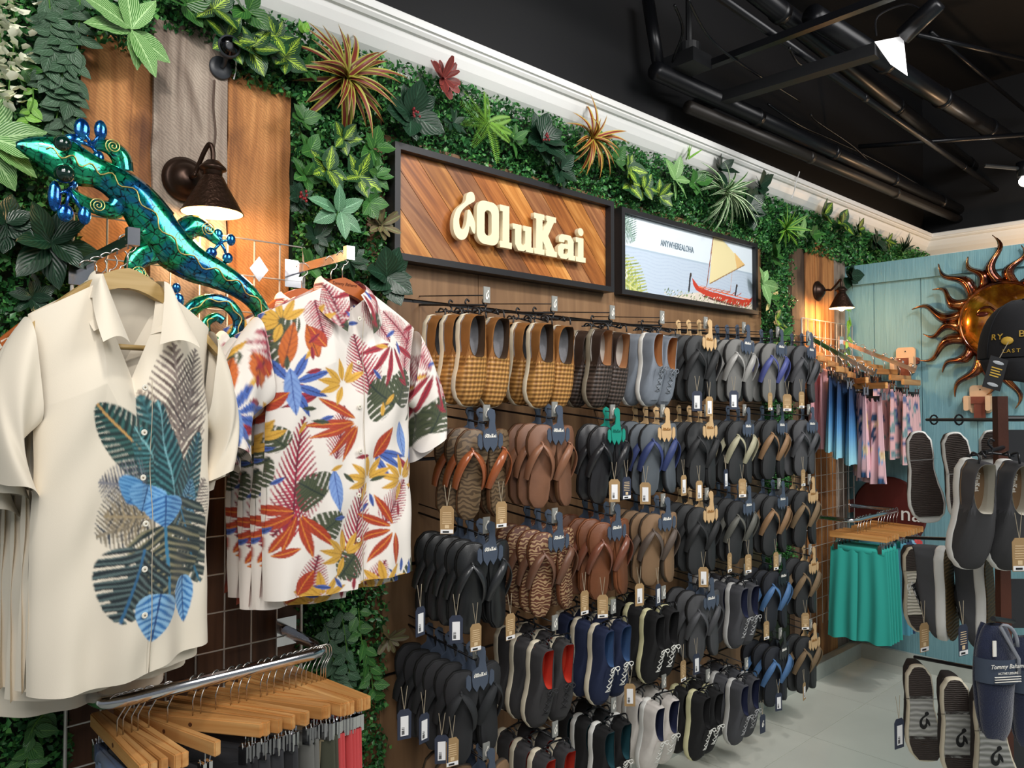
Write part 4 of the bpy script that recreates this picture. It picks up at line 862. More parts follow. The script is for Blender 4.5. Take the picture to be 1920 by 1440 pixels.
for (x,y_) in((640,720),(500,830),(760,900),(640,1040),(540,600),(720,1100),(600,1120),(690,900)): spray(x,y_,[100,140,60,170,30,200,250],[42,40,42,42,40,40,36],15,yel)
for (x,y_,x2,y2) in((595,670,580,605),(500,770,545,735),(535,690,560,600),(700,860,735,800),(790,990,815,930),(610,650,585,610),(470,980,500,930),(560,1120,585,1070)): LF(x,y_,x2,y2,24,'simple',*(org if (x+y_)%2 else orr))
for k in range(46): x,y_=random.uniform(480,820),random.uniform(560,1150); spray(x,y_,[random.uniform(0,360)],[26],9,random.choice([yel,blu,red,grn]))
fabm=mat('printed_rayon','ffffff',.7,attr=True,sheen=.15,bump=.08,bs=500,bd=.001)
def ffn(x,z): 
    x=np.asarray(x); return cv2.sample(((x+.29)%.62)-.29,(( z+.90)%.96)-.90)
cv2.soft(); fparts,fyq=shirt_parts(.245,.225,.79,.06,ffn,fabm,fabm,(260,400),(.345,-.40),(.262,-.455),.50,False,3,colmap=lambda V:(V[:,0]*1.2+.10,V[:,2]*1.2-.13),hemf=lambda x:.0 if x<0 else .012)
make_shirt('floral_shirt','front white shirt with red, yellow, blue and green leaf print',(fo[0],YF,fo[1]),math.radians(4),fparts,fyq,.79,.06,6)
for i,(lb,dy,dz) in enumerate([('second floral leaf-print shirt, directly behind the front one',.06,-.02),('third floral leaf-print shirt, its left sleeve showing',.13,-.03),('rearmost floral leaf-print shirt nearest the grid',.20,-.01)]):
    make_shirt('floral_shirt',lb,(fo[0]-.008*i,YF+dy,fo[1]+dz-.012),math.radians(4+3*i),fparts,fyq,.79,.06,full=False)
    if i<2: 
        hh=coat_hanger('wooden_hanger',['reddish wooden hanger just behind the front floral shirt','reddish wooden hanger of the rearmost visible floral shirt'][i],(fo[0]-.008*i,YF+dy+.08*i,fo[1]+.07),(0,0,math.radians(5)),redhang)
hh=coat_hanger('wooden_hanger','reddish wooden hanger with small lettering holding the front floral shirt',(fo[0],YF,fo[1]+.075),(0,0,math.radians(4)),redhang)
link('lettering',text_mesh('Tommy Bahama',.012,mat('burnt_print','6a3216',.7),.0006,.35),hh,(0,-.0098,-.073))
faceout('chrome arm holding the floral shirts',fo[0],fo[1]+.075,YF-.03)
# ---------------------------------------------------------------- lower chrome hang rail
def rail(label,xl,xr,yf,z,yb=YW-.09,r=.0155):
    t=thing('hang_rail',label,'rail',(xl,yb,z)); w_=xr-xl; d=yb-yf; c=.05
    P=[(0,0,0),(0,-d+c,0),(.012,-d+.015,0),(c,-d,0),(w_-c,-d,0),(w_-.012,-d+.015,0),(w_,-d+c,0),(w_,0,0)]
    Q=[Vector(P[0])]+cat_rom(P[1:4],5)+cat_rom(P[4:7],5)+[Vector(P[7])]
    G().tube(Q,r,14).obj('bar',chrome,t,True)
    for x_ in(0,w_): G().box((x_-.03,-.004,-.04),(x_+.03,.006,.04)).obj('wall_bracket',chrome,t)
    return t
YR=1.84; rl=PY(190,1290,YR); rr_=PY(615,1222,YR); ZR=.945
rail('chrome U-shaped hang rail carrying the shorts below the shirts',rl.x,rr_.x,YR,ZR)
# clamp hanger: wooden bar along local y, hook at origin on the rail
CH={}
def clamp_meshes(L=.30):
    if L in CH: return CH[L]
    h=G().tube([Vector((0,0,-.075)),Vector((0,0,-.040)),Vector((.006,0,-.03)),Vector((.019,0,-.012))]+[Vector((.0185*math.cos(math.radians(a)),0,.0185*math.sin(math.radians(a)))) for a in range(-10,200,30)],.0017,6).me('hook_wire',steelw,True)
    g=G(); b=G().box((-.0085,-L/2,-.108),(.0085,L/2,-.075)); bm=bmesh.new(); me=b.me('wooden_bar',hangw); bm.from_mesh(me); bmesh.ops.bevel(bm,geom=bm.edges,offset=.0025,segments=2,affect='EDGES'); bm.to_mesh(me); bm.free()
    c=G(); c.tube([(0,0,-.13),(0,0,-.165)],.0018,5); c.box((-.012,-.010,-.200),(-.003,.010,-.160)); c.box((.003,-.010,-.200),(.012,.010,-.160)); c.tube([(-.014,0,-.150),(-.006,0,-.182),(-.002,0,-.20)],.002,5); c.tube([(.014,0,-.150),(.006,0,-.182),(.002,0,-.20)],.002,5)
    c.xf(T(Vector((0,0,.03))))
    CH[L]=(h,me,c.me('clip',chrome)); return CH[L]
burn=mat('burnt_mark','5c3518',.8); mark=G().lathe([(0,0),(.005,0),(.005,.0008),(0,.0008)],10,axis='x').me('round_mark',burn)
def clamp_hanger(label,loc,rz,L=.30,group=None,full=True,tilt=0):
    t=thing('clamp_hanger',label,'hanger',loc,(tilt,0,rz),group); h,b,c=clamp_meshes(L)
    link('hook_wire',h,t); link('wooden_bar',b,t)
    for s in(-1,1): link('clip',c,t,(0,s*L*.38,0))
    if full: link('round_mark',mark,t,(-.0095,0,-.092))
    return t
def cloth_mesh(kind,Wt,Wb,L,nf,amp,seed,m,colf=None,nz=24,thick=.018):
    r=random.Random(seed); g=G(); n=96 if colf else 72; V=[];F=[]
    def ring(j,cx,wt,wb,ph):
        v=j/nz; w_=(wt+(wb-wt)*v)/2; out=[]
        for k in range(n):
            a=PI2*k/n; e=math.cos(a); x=w_*(abs(e)**.8)*(1 if e>0 else -1); y_=(thick*(.5+.7*v))*math.sin(a)+amp*(.35+v)*math.sin(x/w_*nf*PI/2+ph+.6*math.sin(v*3+ph))*abs(math.sin(a))
            out.append((y_,cx+x,-L*v+.004*math.sin(x*40+ph)*v))
        return out
    legs=[(0,Wt,Wb,seed)] if kind=='skirt' else [(-Wt*.245,Wt*.52,Wb*.54,seed),(Wt*.245,Wt*.52,Wb*.54,seed+2)]
    for cx,wt,wb,ph in legs:
        b=len(V)
        for j in range(nz+1): V+=ring(j,cx,wt,wb,ph)
        for j in range(nz):
            for k in range(n): F.append((b+j*n+k,b+j*n+(k+1)%n,b+(j+1)*n+(k+1)%n,b+(j+1)*n+k))
    col=None
    if colf: Va=np.array(V); col=colf(Va[:,1],Va[:,2])
    me=mesh('fabric',V,F,m,True,col=col); return me
fabs={}
def fab(c): return mat('shorts_cloth_'+c,fabs_c[c],.85,sheen=.1,bump=.1,bs=500,bd=.001)
fabs_c=dict(blue='7d93bb',navy='252a38',black='1b1b1f',charcoal='35363a',grey='6a6a66',tan='b7a584',khaki='a5967a',olive='47493a',coral='c9484a',teal='2aa79a',aqua='4f93a8',deepblue='1f3a5c',pink='d9a0a8',lightblue='7fb4d0')
def garment(name,label,loc,rz,me,m,cat='shorts',band=None,group=None,waist=None):
    t=thing(name,label,cat,loc,(0,0,rz),group); link('fabric',me,t)
    wm=waist or m; b=G().tube([(0,-band/2,-.003),(0,0,-.003),(0,band/2,-.003)],.0135,8,flat=1).xf(S(.75,1,1.3)).obj('waistband',wm,t,True); return t
seq=['blue','blue','navy','navy','black','black','black','black','charcoal','charcoal','black','charcoal','grey','grey','tan','tan','olive','olive','coral','coral','coral','coral','coral','coral','coral']
tt=[221,232,248,260,280,315,362,377,405,433,448,463,489,501,514,532,543,555,566,574,585,594,602,607,611]
_unused=[.025,.045,.065,.088,.112,.155,.225,.245,.275,.310,.330,.350,.385,.402,.420,.442,.460,.475,.492,.508,.522,.536,.550,.562,.574]
ordn=['first','second','third','fourth','fifth','sixth','seventh','eighth','ninth','tenth','eleventh','twelfth','thirteenth','fourteenth','fifteenth','sixteenth','seventeenth','eighteenth','nineteenth','twentieth','21st','22nd','23rd','24th','25th','26th']
WR=rr_.x-rl.x; SM={}
for i,(s_,x_) in enumerate(zip(seq,tt)):
    X_=PY(x_,1290-.19*(x_-221),YR).x; yy=YR+(.02 if x_<0 else 0); rz=math.radians([0,2,3,8,5,15,35,33,30,28,32,26,30,28,33,26,18,14,12,10,12,10,8,6,6][i])
    clamp_hanger('wooden clamp hanger with %s shorts, %s from left on front chrome rail'%(s_,ordn[i]),(X_,yy,ZR),rz,.36)
    if s_ not in SM: SM[s_]=cloth_mesh('shorts',.30,.36,.46,5,.006,i,fab(s_),nz=14)
    garment('folded_shorts','%s shorts clipped to the %s hanger from left on front chrome rail'%(s_,ordn[i]),(X_-math.sin(rz)*0,yy,ZR-.16),rz,SM[s_],fab(s_),band=.285)
# ---------------------------------------------------------------- corner: waterfall arms with skirts and shorts
def waterfall(label,a,b,balls,m):
    a,b=Vector(a),Vector(b); t=thing('waterfall_faceout',label,'garment rail',a); d=b-a
    q=d.to_track_quat('-Y','Z').to_matrix().to_4x4()
    G().box((-.005,-d.length,-.012),(.005,0,.012)).xf(q).obj('bar',m,t)
    for k in range(balls):
        f=(k+.7)/balls; G().sph(d*f+Vector((0,0,.02)),.0085,8,6).obj('stop_ball',chrome,t,True)
    G().box((-.03,-.004,-.05),(.03,.006,.03)).obj('wall_bracket',chrome,t); G().tube([d,d+Vector((0,-.01,.03))],.006,6).obj('end_hook',chrome,t)
    return t
A1=(PY(1517,632,YW-.07),None); x1=A1[0].x; A1e=PX(1640,702,x1); A2=PY(1577,640,YW-.07); A2e=PX(1717,695,A2.x)
waterfall('left chrome waterfall arm with stop balls, holding the skirts',A1[0],A1e,8,chrome); waterfall('right chrome waterfall arm reaching past the striped hangers',A2,A2e,8,chrome)
def grad(stops):
    def f(x,z):
        t_=np.clip(-np.asarray(z)/.40,0,1); ps=[s[0] for s in stops]; cs=np.array([lin(s[1])[:3] for s in stops]); return np.stack([np.interp(t_,ps,cs[:,k]) for k in range(3)],1)
    return f
def pattern(base,cols,seed,scale=1):
    c_=Canvas(-.25,.25,-.45,.05,.002,base); r=random.Random(seed)
    for k in range(60): c_.leaf(r.uniform(-.25,.25),r.uniform(-.45,.05),r.uniform(0,360),r.uniform(.05,.1)*scale,r.uniform(.015,.04)*scale,r.choice(['simple','monstera','heart']),*r.choice(cols))
    return lambda x,z:c_.sample(x,z)
vc=mat('printed_swim_cloth','ffffff',.7,attr=True)
m_grad=cloth_mesh('skirt',.28,.42,.42,18,.012,2,vc,grad([(0,'1b2c4a'),(.35,'1f4a7a'),(.65,'4a86b8'),(1,'8cc4d4')]),nz=20)
m_pf=cloth_mesh('skirt',.20,.26,.46,9,.014,3,vc,pattern('e2b7be',[('1d3a5e','2f5a86','16304c'),('6d9ed0','8fb8de','4e7fb0'),('e8cfa8','d9b88c','caa070')],4),nz=20)
m_pk=cloth_mesh('skirt',.2,.24,.44,7,.010,1,fab('pink'),nz=16)
m_pt=cloth_mesh('shorts',.28,.33,.40,8,.008,5,vc,pattern('dcb0b2',[('6f8c92','8aa6a8','55757c'),('4a5a86','6a7aa0','3a4a70')],6,.9),nz=20)
m_bk=cloth_mesh('shorts',.26,.3,.36,6,.008,5,fab('black'),nz=12)
def on_arm(a,b,f): return Vector(a).lerp(Vector(b),f)
def corner_item(name,label,hl,a,b,f,me,m,rz,drop,cat,band,off=(0,0)):
    p=on_arm(a,b,f)+Vector((0,0,.012)); clamp_hanger(hl,p,PI/2+rz,full=False)
    garment(name,label,p+Vector((off[0],off[1],-.16-drop)),PI/2+rz,me,m,cat,band)
for i,(f,c_) in enumerate([(.10,'pk'),(.24,'pk'),(.38,'grad'),(.52,'grad'),(.66,'grad'),(.80,'pf'),(.93,'pf')]):
    me={'pk':m_pk,'grad':m_grad,'pf':m_pf}[c_]; nm={'pk':'plain pink','grad':'navy to aqua pleated gradient','pf':'pink and blue floral'}[c_]
    pos=['rearmost','next to rearmost','third from grid','fourth from grid','fifth from grid','second from arm tip','nearest the arm tip'][i]
    corner_item('skirt','%s skirt on left far waterfall arm, %s'%(nm,pos),'wooden clamp hanger of %s skirt, %s'%(nm.split()[0]+' '+nm.split()[-1],pos),A1[0],A1e,f,me,vc if c_!='pk' else fab('pink'),math.radians([12,14,16,14,18,34,55][i]),0,'skirt',.18)
for i,f in enumerate([.15,.3,.45,.60,.8,.94]):
    me=m_bk if i<3 else m_pt; nm='black' if i<3 else 'pink patterned'; pos=['nearest the wall','second from the wall','third from the wall','third from the tip','second from the tip','at the arm tip'][i]
    corner_item('swim_shorts','%s swim shorts on right far waterfall arm, %s'%(nm,pos),'wooden clamp hanger of %s shorts, %s'%(nm,pos),A2,A2e,f,me,fab('black') if i<3 else vc,math.radians([4,6,4,-4,0,3][i]),0,'shorts',.25)
# lower corner rail with teal shorts
xa=PY(1540,968,YW-.35); ZL=1.6-215/1440*4.25
Xs=4.22; rail('short chrome hang rail at the far corner above the teal shorts',Xs-.02,XT-.15,1.80,ZL,r=.012)
for i,(c_,dx) in enumerate([('teal',.03),('teal',.06),('teal',.10),('teal',.14),('teal',.19),('aqua',.30),('aqua',.34),('deepblue',.38),('deepblue',.43),('lightblue',.47),('coral',.52),('coral',.57)]):
    p=Vector((Xs+dx,1.80,ZL)); clamp_hanger('wooden clamp hanger with %s shorts, %s from left on far corner rail'%(c_,ordn[i]),p,math.radians(6-i),full=False)
    k=('big',c_)
    if k not in SM: SM[k]=cloth_mesh('shorts',.29,.35,.49,4,.010,i,fab(c_),nz=16)
    garment('swim_shorts','%s shorts, %s from left on the far corner rail'%(c_,ordn[i]),p+Vector((0,0,-.16)),math.radians(6-i),SM[k],fab(c_),band=.27)
    if c_=='deepblue' and i==7:
        o=bpy.data.objects['swim_shorts']; 
# ---------------------------------------------------------------- footwear
NL=34
tab=[(0,0,0),(.03,.40,.40),(.1,.66,.64),(.25,.74,.68),(.4,.72,.60),(.55,.84,.72),(.7,.98,.93),(.8,1.0,.97),(.9,.84,.86),(.96,.58,.60),(1,0,0)]
def hwid(f,side):
    for a,b in zip(tab,tab[1:]):
        if f<=b[0]: t_=(f-a[0])/(b[0]-a[0]+1e-9); 
        if f<=b[0]:
            if a[0]==0: t_=math.sqrt(max(0,1-(1-t_)**2)) 
            elif b[0]==1: t_=1-math.sqrt(max(0,1-(1-t_)**2)) if 0 else (1-math.sqrt(max(0,1-(t_)**2)))
            else: t_=t_*t_*(3-2*t_)*.5+t_*.5
            return a[1+side]+(b[1+side]-a[1+side])*t_
    return 0
def outl(L,W_,n=NL,sc=1,mir=1,wf=1.0):    # closed loop; f=0 heel .. 1 toe
    fs=[.5-.5*math.cos(PI*i/n) for i in range(n+1)]; P=[]
    for f in fs: P.append((mir*hwid(f,0)*W_/2*sc*wf,.5*L+(f-.5)*L*(1-(1-sc)*.4)))
    for f in fs[-2:0:-1]: P.append((-mir*hwid(f,1)*W_/2*sc*wf,.5*L+(f-.5)*L*(1-(1-sc)*.4)))
    return P
def bez(a,b,c,d,t_): return a*(1-t_)**3+b*3*t_*(1-t_)**2+c*3*t_*t_*(1-t_)+d*t_**3
def weave(name,c1,c2,sc=62,rough=.5):
    n=NT(name,rough); c=n.coord('Object',(1,1,1),(0,PI/4,0)); sp=n.node('SeparateXYZ',{0:c})
    s1=n.mth('SINE',n.mth('MULTIPLY',sp.outputs[0],sc*6.28/1.0*.8)); s2=n.mth('SINE',n.mth('MULTIPLY',sp.outputs[2],sc*6.28*.8)); f=n.mth('MULTIPLY_ADD',n.mth('MULTIPLY',s1,s2),.5,.5)
    n.base(n.mix(f,lin(c1),lin(c2))); n.bump(f,1.0,.004); return n.m  # weave height also drives colour: shade in the hollows painted darker
def shoe_meshes(kind,mir,up,up2,solem,lining,insole,lacem,L=.29,W_=.104,st=.026,outs=None):
    P=outl(L,W_,mir=mir); n=len(P); half=NL
    # sole: lathe-like stack
    V=[];F=[]; levels=[(-.000,.90),(-.004,.985),(-.014,1.0),(-st*.8,.985),(-st,.95)]
    loops=[[(x*s,y_,) for x,y_ in P] for _,s in levels]
    for (yy,s),lp in zip(levels,loops):
        for x,l in lp:
            l2=.5*L+(l-.5*L)*(1-(1-s)*.4); toe=max(0,(l/L-.75)/.25)**2*.010
            V.append((x,yy-toe,-l2))
    for j in range(len(levels)-1):
        for i in range(n): F.append((j*n+i,j*n+(i+1)%n,(j+1)*n+(i+1)%n,(j+1)*n+i))
    F.append(tuple(range(n))[::-1]); F.append(tuple((len(levels)-1)*n+i for i in range(n)))
    out={'sole':mesh('sole',V,F,solem,True)}
    # opening rim
    open_end=.46
    def rim(i):
        k=i if i<=half else n-i; f=k/half; s=1 if i<=half else -1; g_=.5-.5*math.cos(PI*f)
        l=L*(.03+(open_end-.03)*g_); w_=W_*(.27 if kind=='slip' else .24)*math.sin(PI*min(1,max(0,f*.94+.03)))**.55*(1 if kind=='slip' else (1-.35*f))
        h=.074-.020*math.sin(PI*min(1,f*1.0))+(.000 if kind=='slip' else .010*f); h=h-.004*f
        return Vector((mir*s*w_,-(st+h*.9),-l))
    K=9
    def col(i):
        x,l=P[i]; f=l/L; O=Vector((x*.94,-st+.003-max(0,(f-.75)/.25)**2*.010,-(.5*L+(l-.5*L)*.985))); Rm=rim(i); k=i if i<=half else n-i; ff=k/half
        if kind=='boot': pass
        hh=.052-.010*min(1,f)
        A=O+Vector((x*.08,-hh*.75,0)); B=O.lerp(Rm,.55); B.y=-(st+ (.060 if f<.6 else .056-.010*(f-.6)/.4)); 
        return [bez(O,A,B,Rm,j/K) for j in range(K+1)]
    cols=[col(i) for i in range(n)]; V=[p for c_ in cols for p in c_]; Fv=[];Fq=[]
    for i in range(n):
        for j in range(K):
            q=(i*(K+1)+j,i*(K+1)+j+1,((i+1)%n)*(K+1)+j+1,((i+1)%n)*(K+1)+j); zc=-sum(V[a].z for a in q)/4
            (Fv if zc>L*(.45 if kind=='slip' else .62) else Fq).append(q)
    out['vamp']=mesh('vamp',V,Fv,up,True); out['quarter']=mesh('quarter',V,Fq,up2,True)
    # lining: down inside
    V=[];F=[]
    for i in range(n):
        r_=rim(i); x,l=P[i]; k=i if i<=half else n-i
        V+= [r_,r_+Vector((0,-.002,0)),Vector((r_.x*1.0,r_.y*.7,r_.z+.0)),Vector((r_.x*1.15,-st-.005,r_.z))]
    for i in range(n):
        for j in range(3): F.append((i*4+j,i*4+j+1,((i+1)%n)*4+j+1,((i+1)%n)*4+j))
    out['lining']=mesh('lining',V,F,lining,False)
    V=[(rim(i).x*1.3,-st-.007,rim(i).z*1.08+.004) for i in range(n)]; out['insole']=mesh('insole',V,[tuple(range(n))],insole)
    cen=cols[half]
    def surf(t_):
        q=t_*K; i=min(K-1,int(q)); return cen[i].lerp(cen[i+1],q-i)
    g=G(); 
    if kind=='lace':
        tt_=[.55,.66,.77,.88,.98]
        for a,b in zip(tt_,tt_[1:]):
            for s in(-1,1):
                p,q=surf(a),surf(b); wd=.012; g.tube([p+Vector((s*wd,-.001,0)),(p+q)/2+Vector((0,-.007,0)),q+Vector((-s*wd,-.002,0))],.0021,5)
        for a in(tt_[0],): p=surf(a); g.tube([p+Vector((-.012,-.002,0)),p+Vector((0,-.005,0)),p+Vector((.012,-.002,0))],.0021,5)
        p=surf(.99)
        for s in(-1,1): g.tube(cat_rom([p+Vector((0,-.006,0)),p+Vector((s*.013,-.012,.004)),p+Vector((s*.022,-.009,-.006)),p+Vector((s*.012,-.010,-.012)),p+Vector((0,-.007,-.002))],4),.0018,5); g.tube(cat_rom([p+Vector((0,-.007,0)),p+Vector((s*.010,-.010,-.012)),p+Vector((s*.016,-.006,-.028))],4),.0016,5)
        out['laces']=g.me('laces',lacem,True)
        g=G(); V=[]
        for t_ in(.34,.5,.66,.82,1.0):
            p=surf(t_); V+= [p+Vector((-.026,.006,0)),p+Vector((-.011,-.0035,0)),p+Vector((.011,-.0035,0)),p+Vector((.026,.006,0))]
        g.add(V,[(i*4+j,i*4+j+1,i*4+j+5,i*4+j+4) for i in range(4) for j in(0,1,2)]); out['tongue']=g.me('tongue',up2,True)
    else:
        for s in(-1,1):
            i=int(half*.62) if s>0 else n-int(half*.62); c_=cols[i]; 
            a,b=c_[K],c_[K-4]; g.add([a+Vector((s*mir*.001,-.0015,.012)),a+Vector((s*mir*.001,-.0015,-.012)),b+Vector((s*mir*.002,-.002,-.004)),b+Vector((s*mir*.002,-.002,.004))],[(0,1,2,3)])
        out['elastic_gore']=g.me('elastic_gore',outs or up2)
    return out
def flop_meshes(mir,bedm,solem,strapm,L=.28,W_=.108,emb=None,wide=1.0,closed=False):
    P=outl(L,W_,24,mir=mir); n=len(P)
    def slab(levels,m,nm):
        V=[];F=[]
        for yy,s in levels:
            for x,l in P: l2=.5*L+(l-.5*L)*(1-(1-s)*.4); f=l2/L; V.append((x*s,yy-.012*max(0,(f-.7)/.3)**2-.006*max(0,(.25-f)/.25)**2,-(L-l2)))
        for j in range(len(levels)-1):
            for i in range(n): F.append((j*n+i,j*n+(i+1)%n,(j+1)*n+(i+1)%n,(j+1)*n+i))
        F.append(tuple(range(n))[::-1]); F.append(tuple((len(levels)-1)*n+i for i in range(n))); return mesh(nm,V,F,m,True)
    out={'outsole':slab([(0,.93),(-.003,1),(-.014,1),(-.016,.985)],solem,'outsole'),'footbed':slab([(-.014,.97),(-.022,.965),(-.024,.94)],bedm,'footbed')}
    V=[];F=[]; post=Vector((mir*-.004,-.024,-.21*L)); m_=14
    for s in(-1,1):
        an=Vector((s*W_*.41,-.012,-.66*L)); apex=post+Vector((0,-.016,-.005)); mid=Vector((s*W_*.46,-.050,-.38*L)); b0=len(V)
        for i in range(m_+1):
            t_=i/m_; p=bez(apex,apex+Vector((s*.014,-.014,-.018)),mid,an,t_); wd=(.005+.0085*wide*math.sin(PI*min(1,t_*.75+.05))); 
            tg=(bez(apex,apex+Vector((s*.014,-.014,-.018)),mid,an,min(1,t_+.02))-bez(apex,apex+Vector((s*.014,-.014,-.018)),mid,an,max(0,t_-.02))).normalized()
            nr=Vector((s*.75,-.65,0)); sd=tg.cross(nr).normalized(); nr=sd.cross(tg).normalized()
            for a,b in((-1,-1),(-.5,-1.5),(.5,-1.5),(1,-1),(1,1),(-1,1)): V.append(p+sd*wd*a+nr*.0016*b)
        for i in range(m_):
            for k in range(6): F.append((b0+i*6+k,b0+i*6+(k+1)%6,b0+(i+1)*6+(k+1)%6,b0+(i+1)*6+k))
        F.append(tuple(b0+k for k in range(6)))
    g=G(); g.add(V,F); g.tube([post+Vector((0,.004,.002)),post+Vector((0,-.018,-.004))],.004,6); out['strap']=g.me('strap',strapm,True)
    if emb: 
        me=flat_mesh('hook_emblem',[[((a-.3)*.03,(b-.5)*.036) for a,b in hook]],emb,.0012); me.transform(T(Vector((0,-.0246,-L*.86)))); out['hook_emblem']=me
    return out
EMB={}
def both(fn,*a,**k): return (fn(*((1,)+a[1:]) if 0 else a,mir=1,**k),fn(*a,mir=-1,**k)) if 0 else None
def leather(nm,c,rough=.45,**k): return mat(nm,c,rough,var=k.get('var',.15),vs=25,bump=k.get('bump',.25),bs=k.get('bs',300),bd=.001,coat=k.get('coat',0))
def rubber(nm,c,rough=.7): return mat(nm,c,rough,bump=.05,bs=400)
def engraved(nm,c1,c2,sc=60,ring=False):
    n=NT(nm,.5); c=n.coord('Object'); d=n.noise(c,16,2); v=n.node('TexWave',{'Vector':c,'Scale':sc*.35,'Distortion':9.0,'Detail':1.0,'Detail Scale':1.5},wave_type='RINGS').outputs[0]; f=n.mth('GREATER_THAN',v,.62)
    n.base(n.mix(f,lin(c1),lin(c2))); n.bump(f,.6,.002); return n.m
S_={}   # style name -> (left meshes, right meshes, hanger kind, description)
def slip(nm,desc,*a,**k): S_[nm]=('shoe',[shoe_meshes('slip',m_,*a,**k) for m_ in(1,-1)],desc,.105)
def snk(nm,desc,*a,**k): S_[nm]=('shoe',[shoe_meshes('lace',m_,*a,**k) for m_ in(1,-1)],desc,.102)
def flp(nm,desc,hang,*a,**k): S_[nm]=(hang,[flop_meshes(m_,*a,**k) for m_ in(1,-1)],desc,.104)
greysock=mat('mottled_insole','85858a',.8,var=.35,vs=60); tanl=leather('brown_suede','8a5a28',.8,bs=500)
slip('tanwoven','tan woven slip-on shoe',weave('tan_woven_leather','7a4e1e','cf9a55'),tanl,cream,mat('dark_brown_lining','4d3520',.8),greysock,None)
slip('darkwoven','dark brown woven slip-on shoe',weave('dark_woven_leather','140e0c','5e4f47'),leather('dark_brown_leather','33241e'),mat('taupe_rubber','8d8473',.6),mat('tan_lining','a87850',.8),mat('light_insole','b9b4ac',.8,var=.2),None)
wl=mat('white_lace','ecece6',.7); gl_=mat('grey_lace','777d85',.7); wsole=mat('white_rubber','e8e8e4',.5); nav=mat('navy_lining','232a4a',.8); dkl=mat('dark_lace','2b2b2e',.7)
gs=leather('grey_suede','7d8590',.75,bs=500)
snk('greysneak','grey suede lace-up sneaker',gs,gs,wsole,mat('tan_lining2','b07a4c',.8),mat('brown_insole','8a5c38',.8),gl_)
kn=lambda nm,c:mat(nm,c,.85,var=.06,bump=.35,bs=900,bd=.001)
snk('redgrey','dark grey sneaker with red lining',kn('charcoal_knit','3b3a3c'),kn('charcoal_knit','3b3a3c'),cream,mat('red_lining','c23a28',.7),mat('red_insole','c4442c',.7),dkl)
snk('navysneak','navy sneaker with white laces',kn('navy_knit','1c2746'),kn('navy_knit','1c2746'),cream,mat('blue_lining','3c5b86',.8),mat('blue_insole','33507c',.8),wl)
snk('blackcream','black sneaker with cream sole',kn('black_knit','19191b'),kn('black_knit','19191b'),mat('yellowish_rubber','dcd8ac',.5),mat('black_lining','1d1d1f',.8),mat('olive_insole','33322a',.8),wl)
snk('darkgrey','charcoal sneaker with pale grey sole',kn('slate_knit','48494e'),kn('slate_knit','48494e'),mat('pale_grey_rubber','c9c9c7',.5),nav,nav,mat('lightgrey_lace','a9aaac',.7))
snk('whitesneak','white lace-up sneaker',leather('white_leather','dcd6d0',.55),leather('white_leather','dcd6d0',.55),wsole,nav,nav,wl)
snk('tealblack','black sneaker with teal lining',kn('black_knit','19191b'),kn('black_knit','19191b'),wsole,mat('dark_teal_lining','1a4a54',.8),mat('dark_teal_lining','1a4a54',.8),wl)
e_l=mat('light_emblem','cfc6b2',.5); e_d=mat('dark_emblem','17181b',.5)
brs=leather('brown_outsole','5f3f28'); blk=rubber('black_rubber','18191b'); 
flp('engraved','engraved brown flip-flop with glossy strap','navy',engraved('engraved_brown_leather','6f5a41','4b3a28'),brs,leather('glossy_chestnut','9a5430',.25,coat=.5),emb=e_l)
flp('brown','plain brown leather flip-flop','navy',leather('brown_footbed','7d5640',.5),brs,leather('brown_strap','8b6048',.4),emb=mat('brown_emblem','4b3020',.6))
flp('blackteal','glossy black leather flip-flop','teal',leather('black_leather','29292c',.3),blk,leather('black_leather','29292c',.3),emb=mat('charcoal_emblem','3b3b3e',.4))
flp('blue','grey flip-flop with blue strap','kraft',rubber('slate_footbed','555c63'),blk,leather('blue_strap','33406f',.6),emb=e_d)
flp('black','matte black flip-flop','kraft',rubber('charcoal_footbed','2b2d2f'),blk,leather('black_nubuck','252628',.7),emb=blk)
flp('blacknavy','black leather flip-flop','navy',leather('black_leather2','202224',.35),blk,leather('black_strap_leather','2c2e31',.35,coat=.2),emb=blk)
flp('greystrap','black flip-flop with silver grey strap','navy',rubber('grey_footbed','6d6d6b'),blk,leather('silver_strap','9b9a97',.4),emb=e_d)
flp('bluestrap','grey flip-flop with violet blue strap','navy',rubber('grey_footbed','6d6d6b'),blk,leather('violet_strap','4d5590',.5),emb=e_d)
flp('darkgreyf','dark grey flip-flop','navy',rubber('darkgrey_footbed','46474a'),blk,leather('darkgrey_strap','4b4c50',.6),emb=blk)
flp('beige','black flip-flop with beige strap','navy',rubber('charcoal_footbed','2b2d2f'),blk,leather('beige_strap','a8a48a',.6),emb=blk)
flp('tanstrap','dark flip-flop with tan strap','navy',rubber('charcoal_footbed','2b2d2f'),blk,leather('tan_strap','8f6f50',.6),emb=blk)
flp('carved','brown flip-flop with carved swirl footbed','navy',engraved('carved_swirl_leather','5f3423','a98a66',80),leather('chestnut_outsole','6b3f28'),leather('dull_brown_strap','6e4c3b',.4),emb=e_l)
flp('cognac','cognac leather flip-flop','navy',leather('cognac_footbed','74452a',.45,bump=.6,bs=120),leather('cognac_outsole','8a5334'),leather('cognac_strap','7a4a38',.3,coat=.3),emb=mat('cognac_emblem','5a321e',.5))
flp('taupe','taupe flip-flop with grey brown strap','navy',rubber('taupe_footbed','84684c'),rubber('dark_taupe','4a4036'),leather('greybrown_strap','5b4f47',.6),emb=e_d)
flp('striped','black flip-flop with pale striped strap','navy',rubber('charcoal_footbed','2b2d2f'),blk,leather('striped_strap','5e5e58',.6),emb=blk)
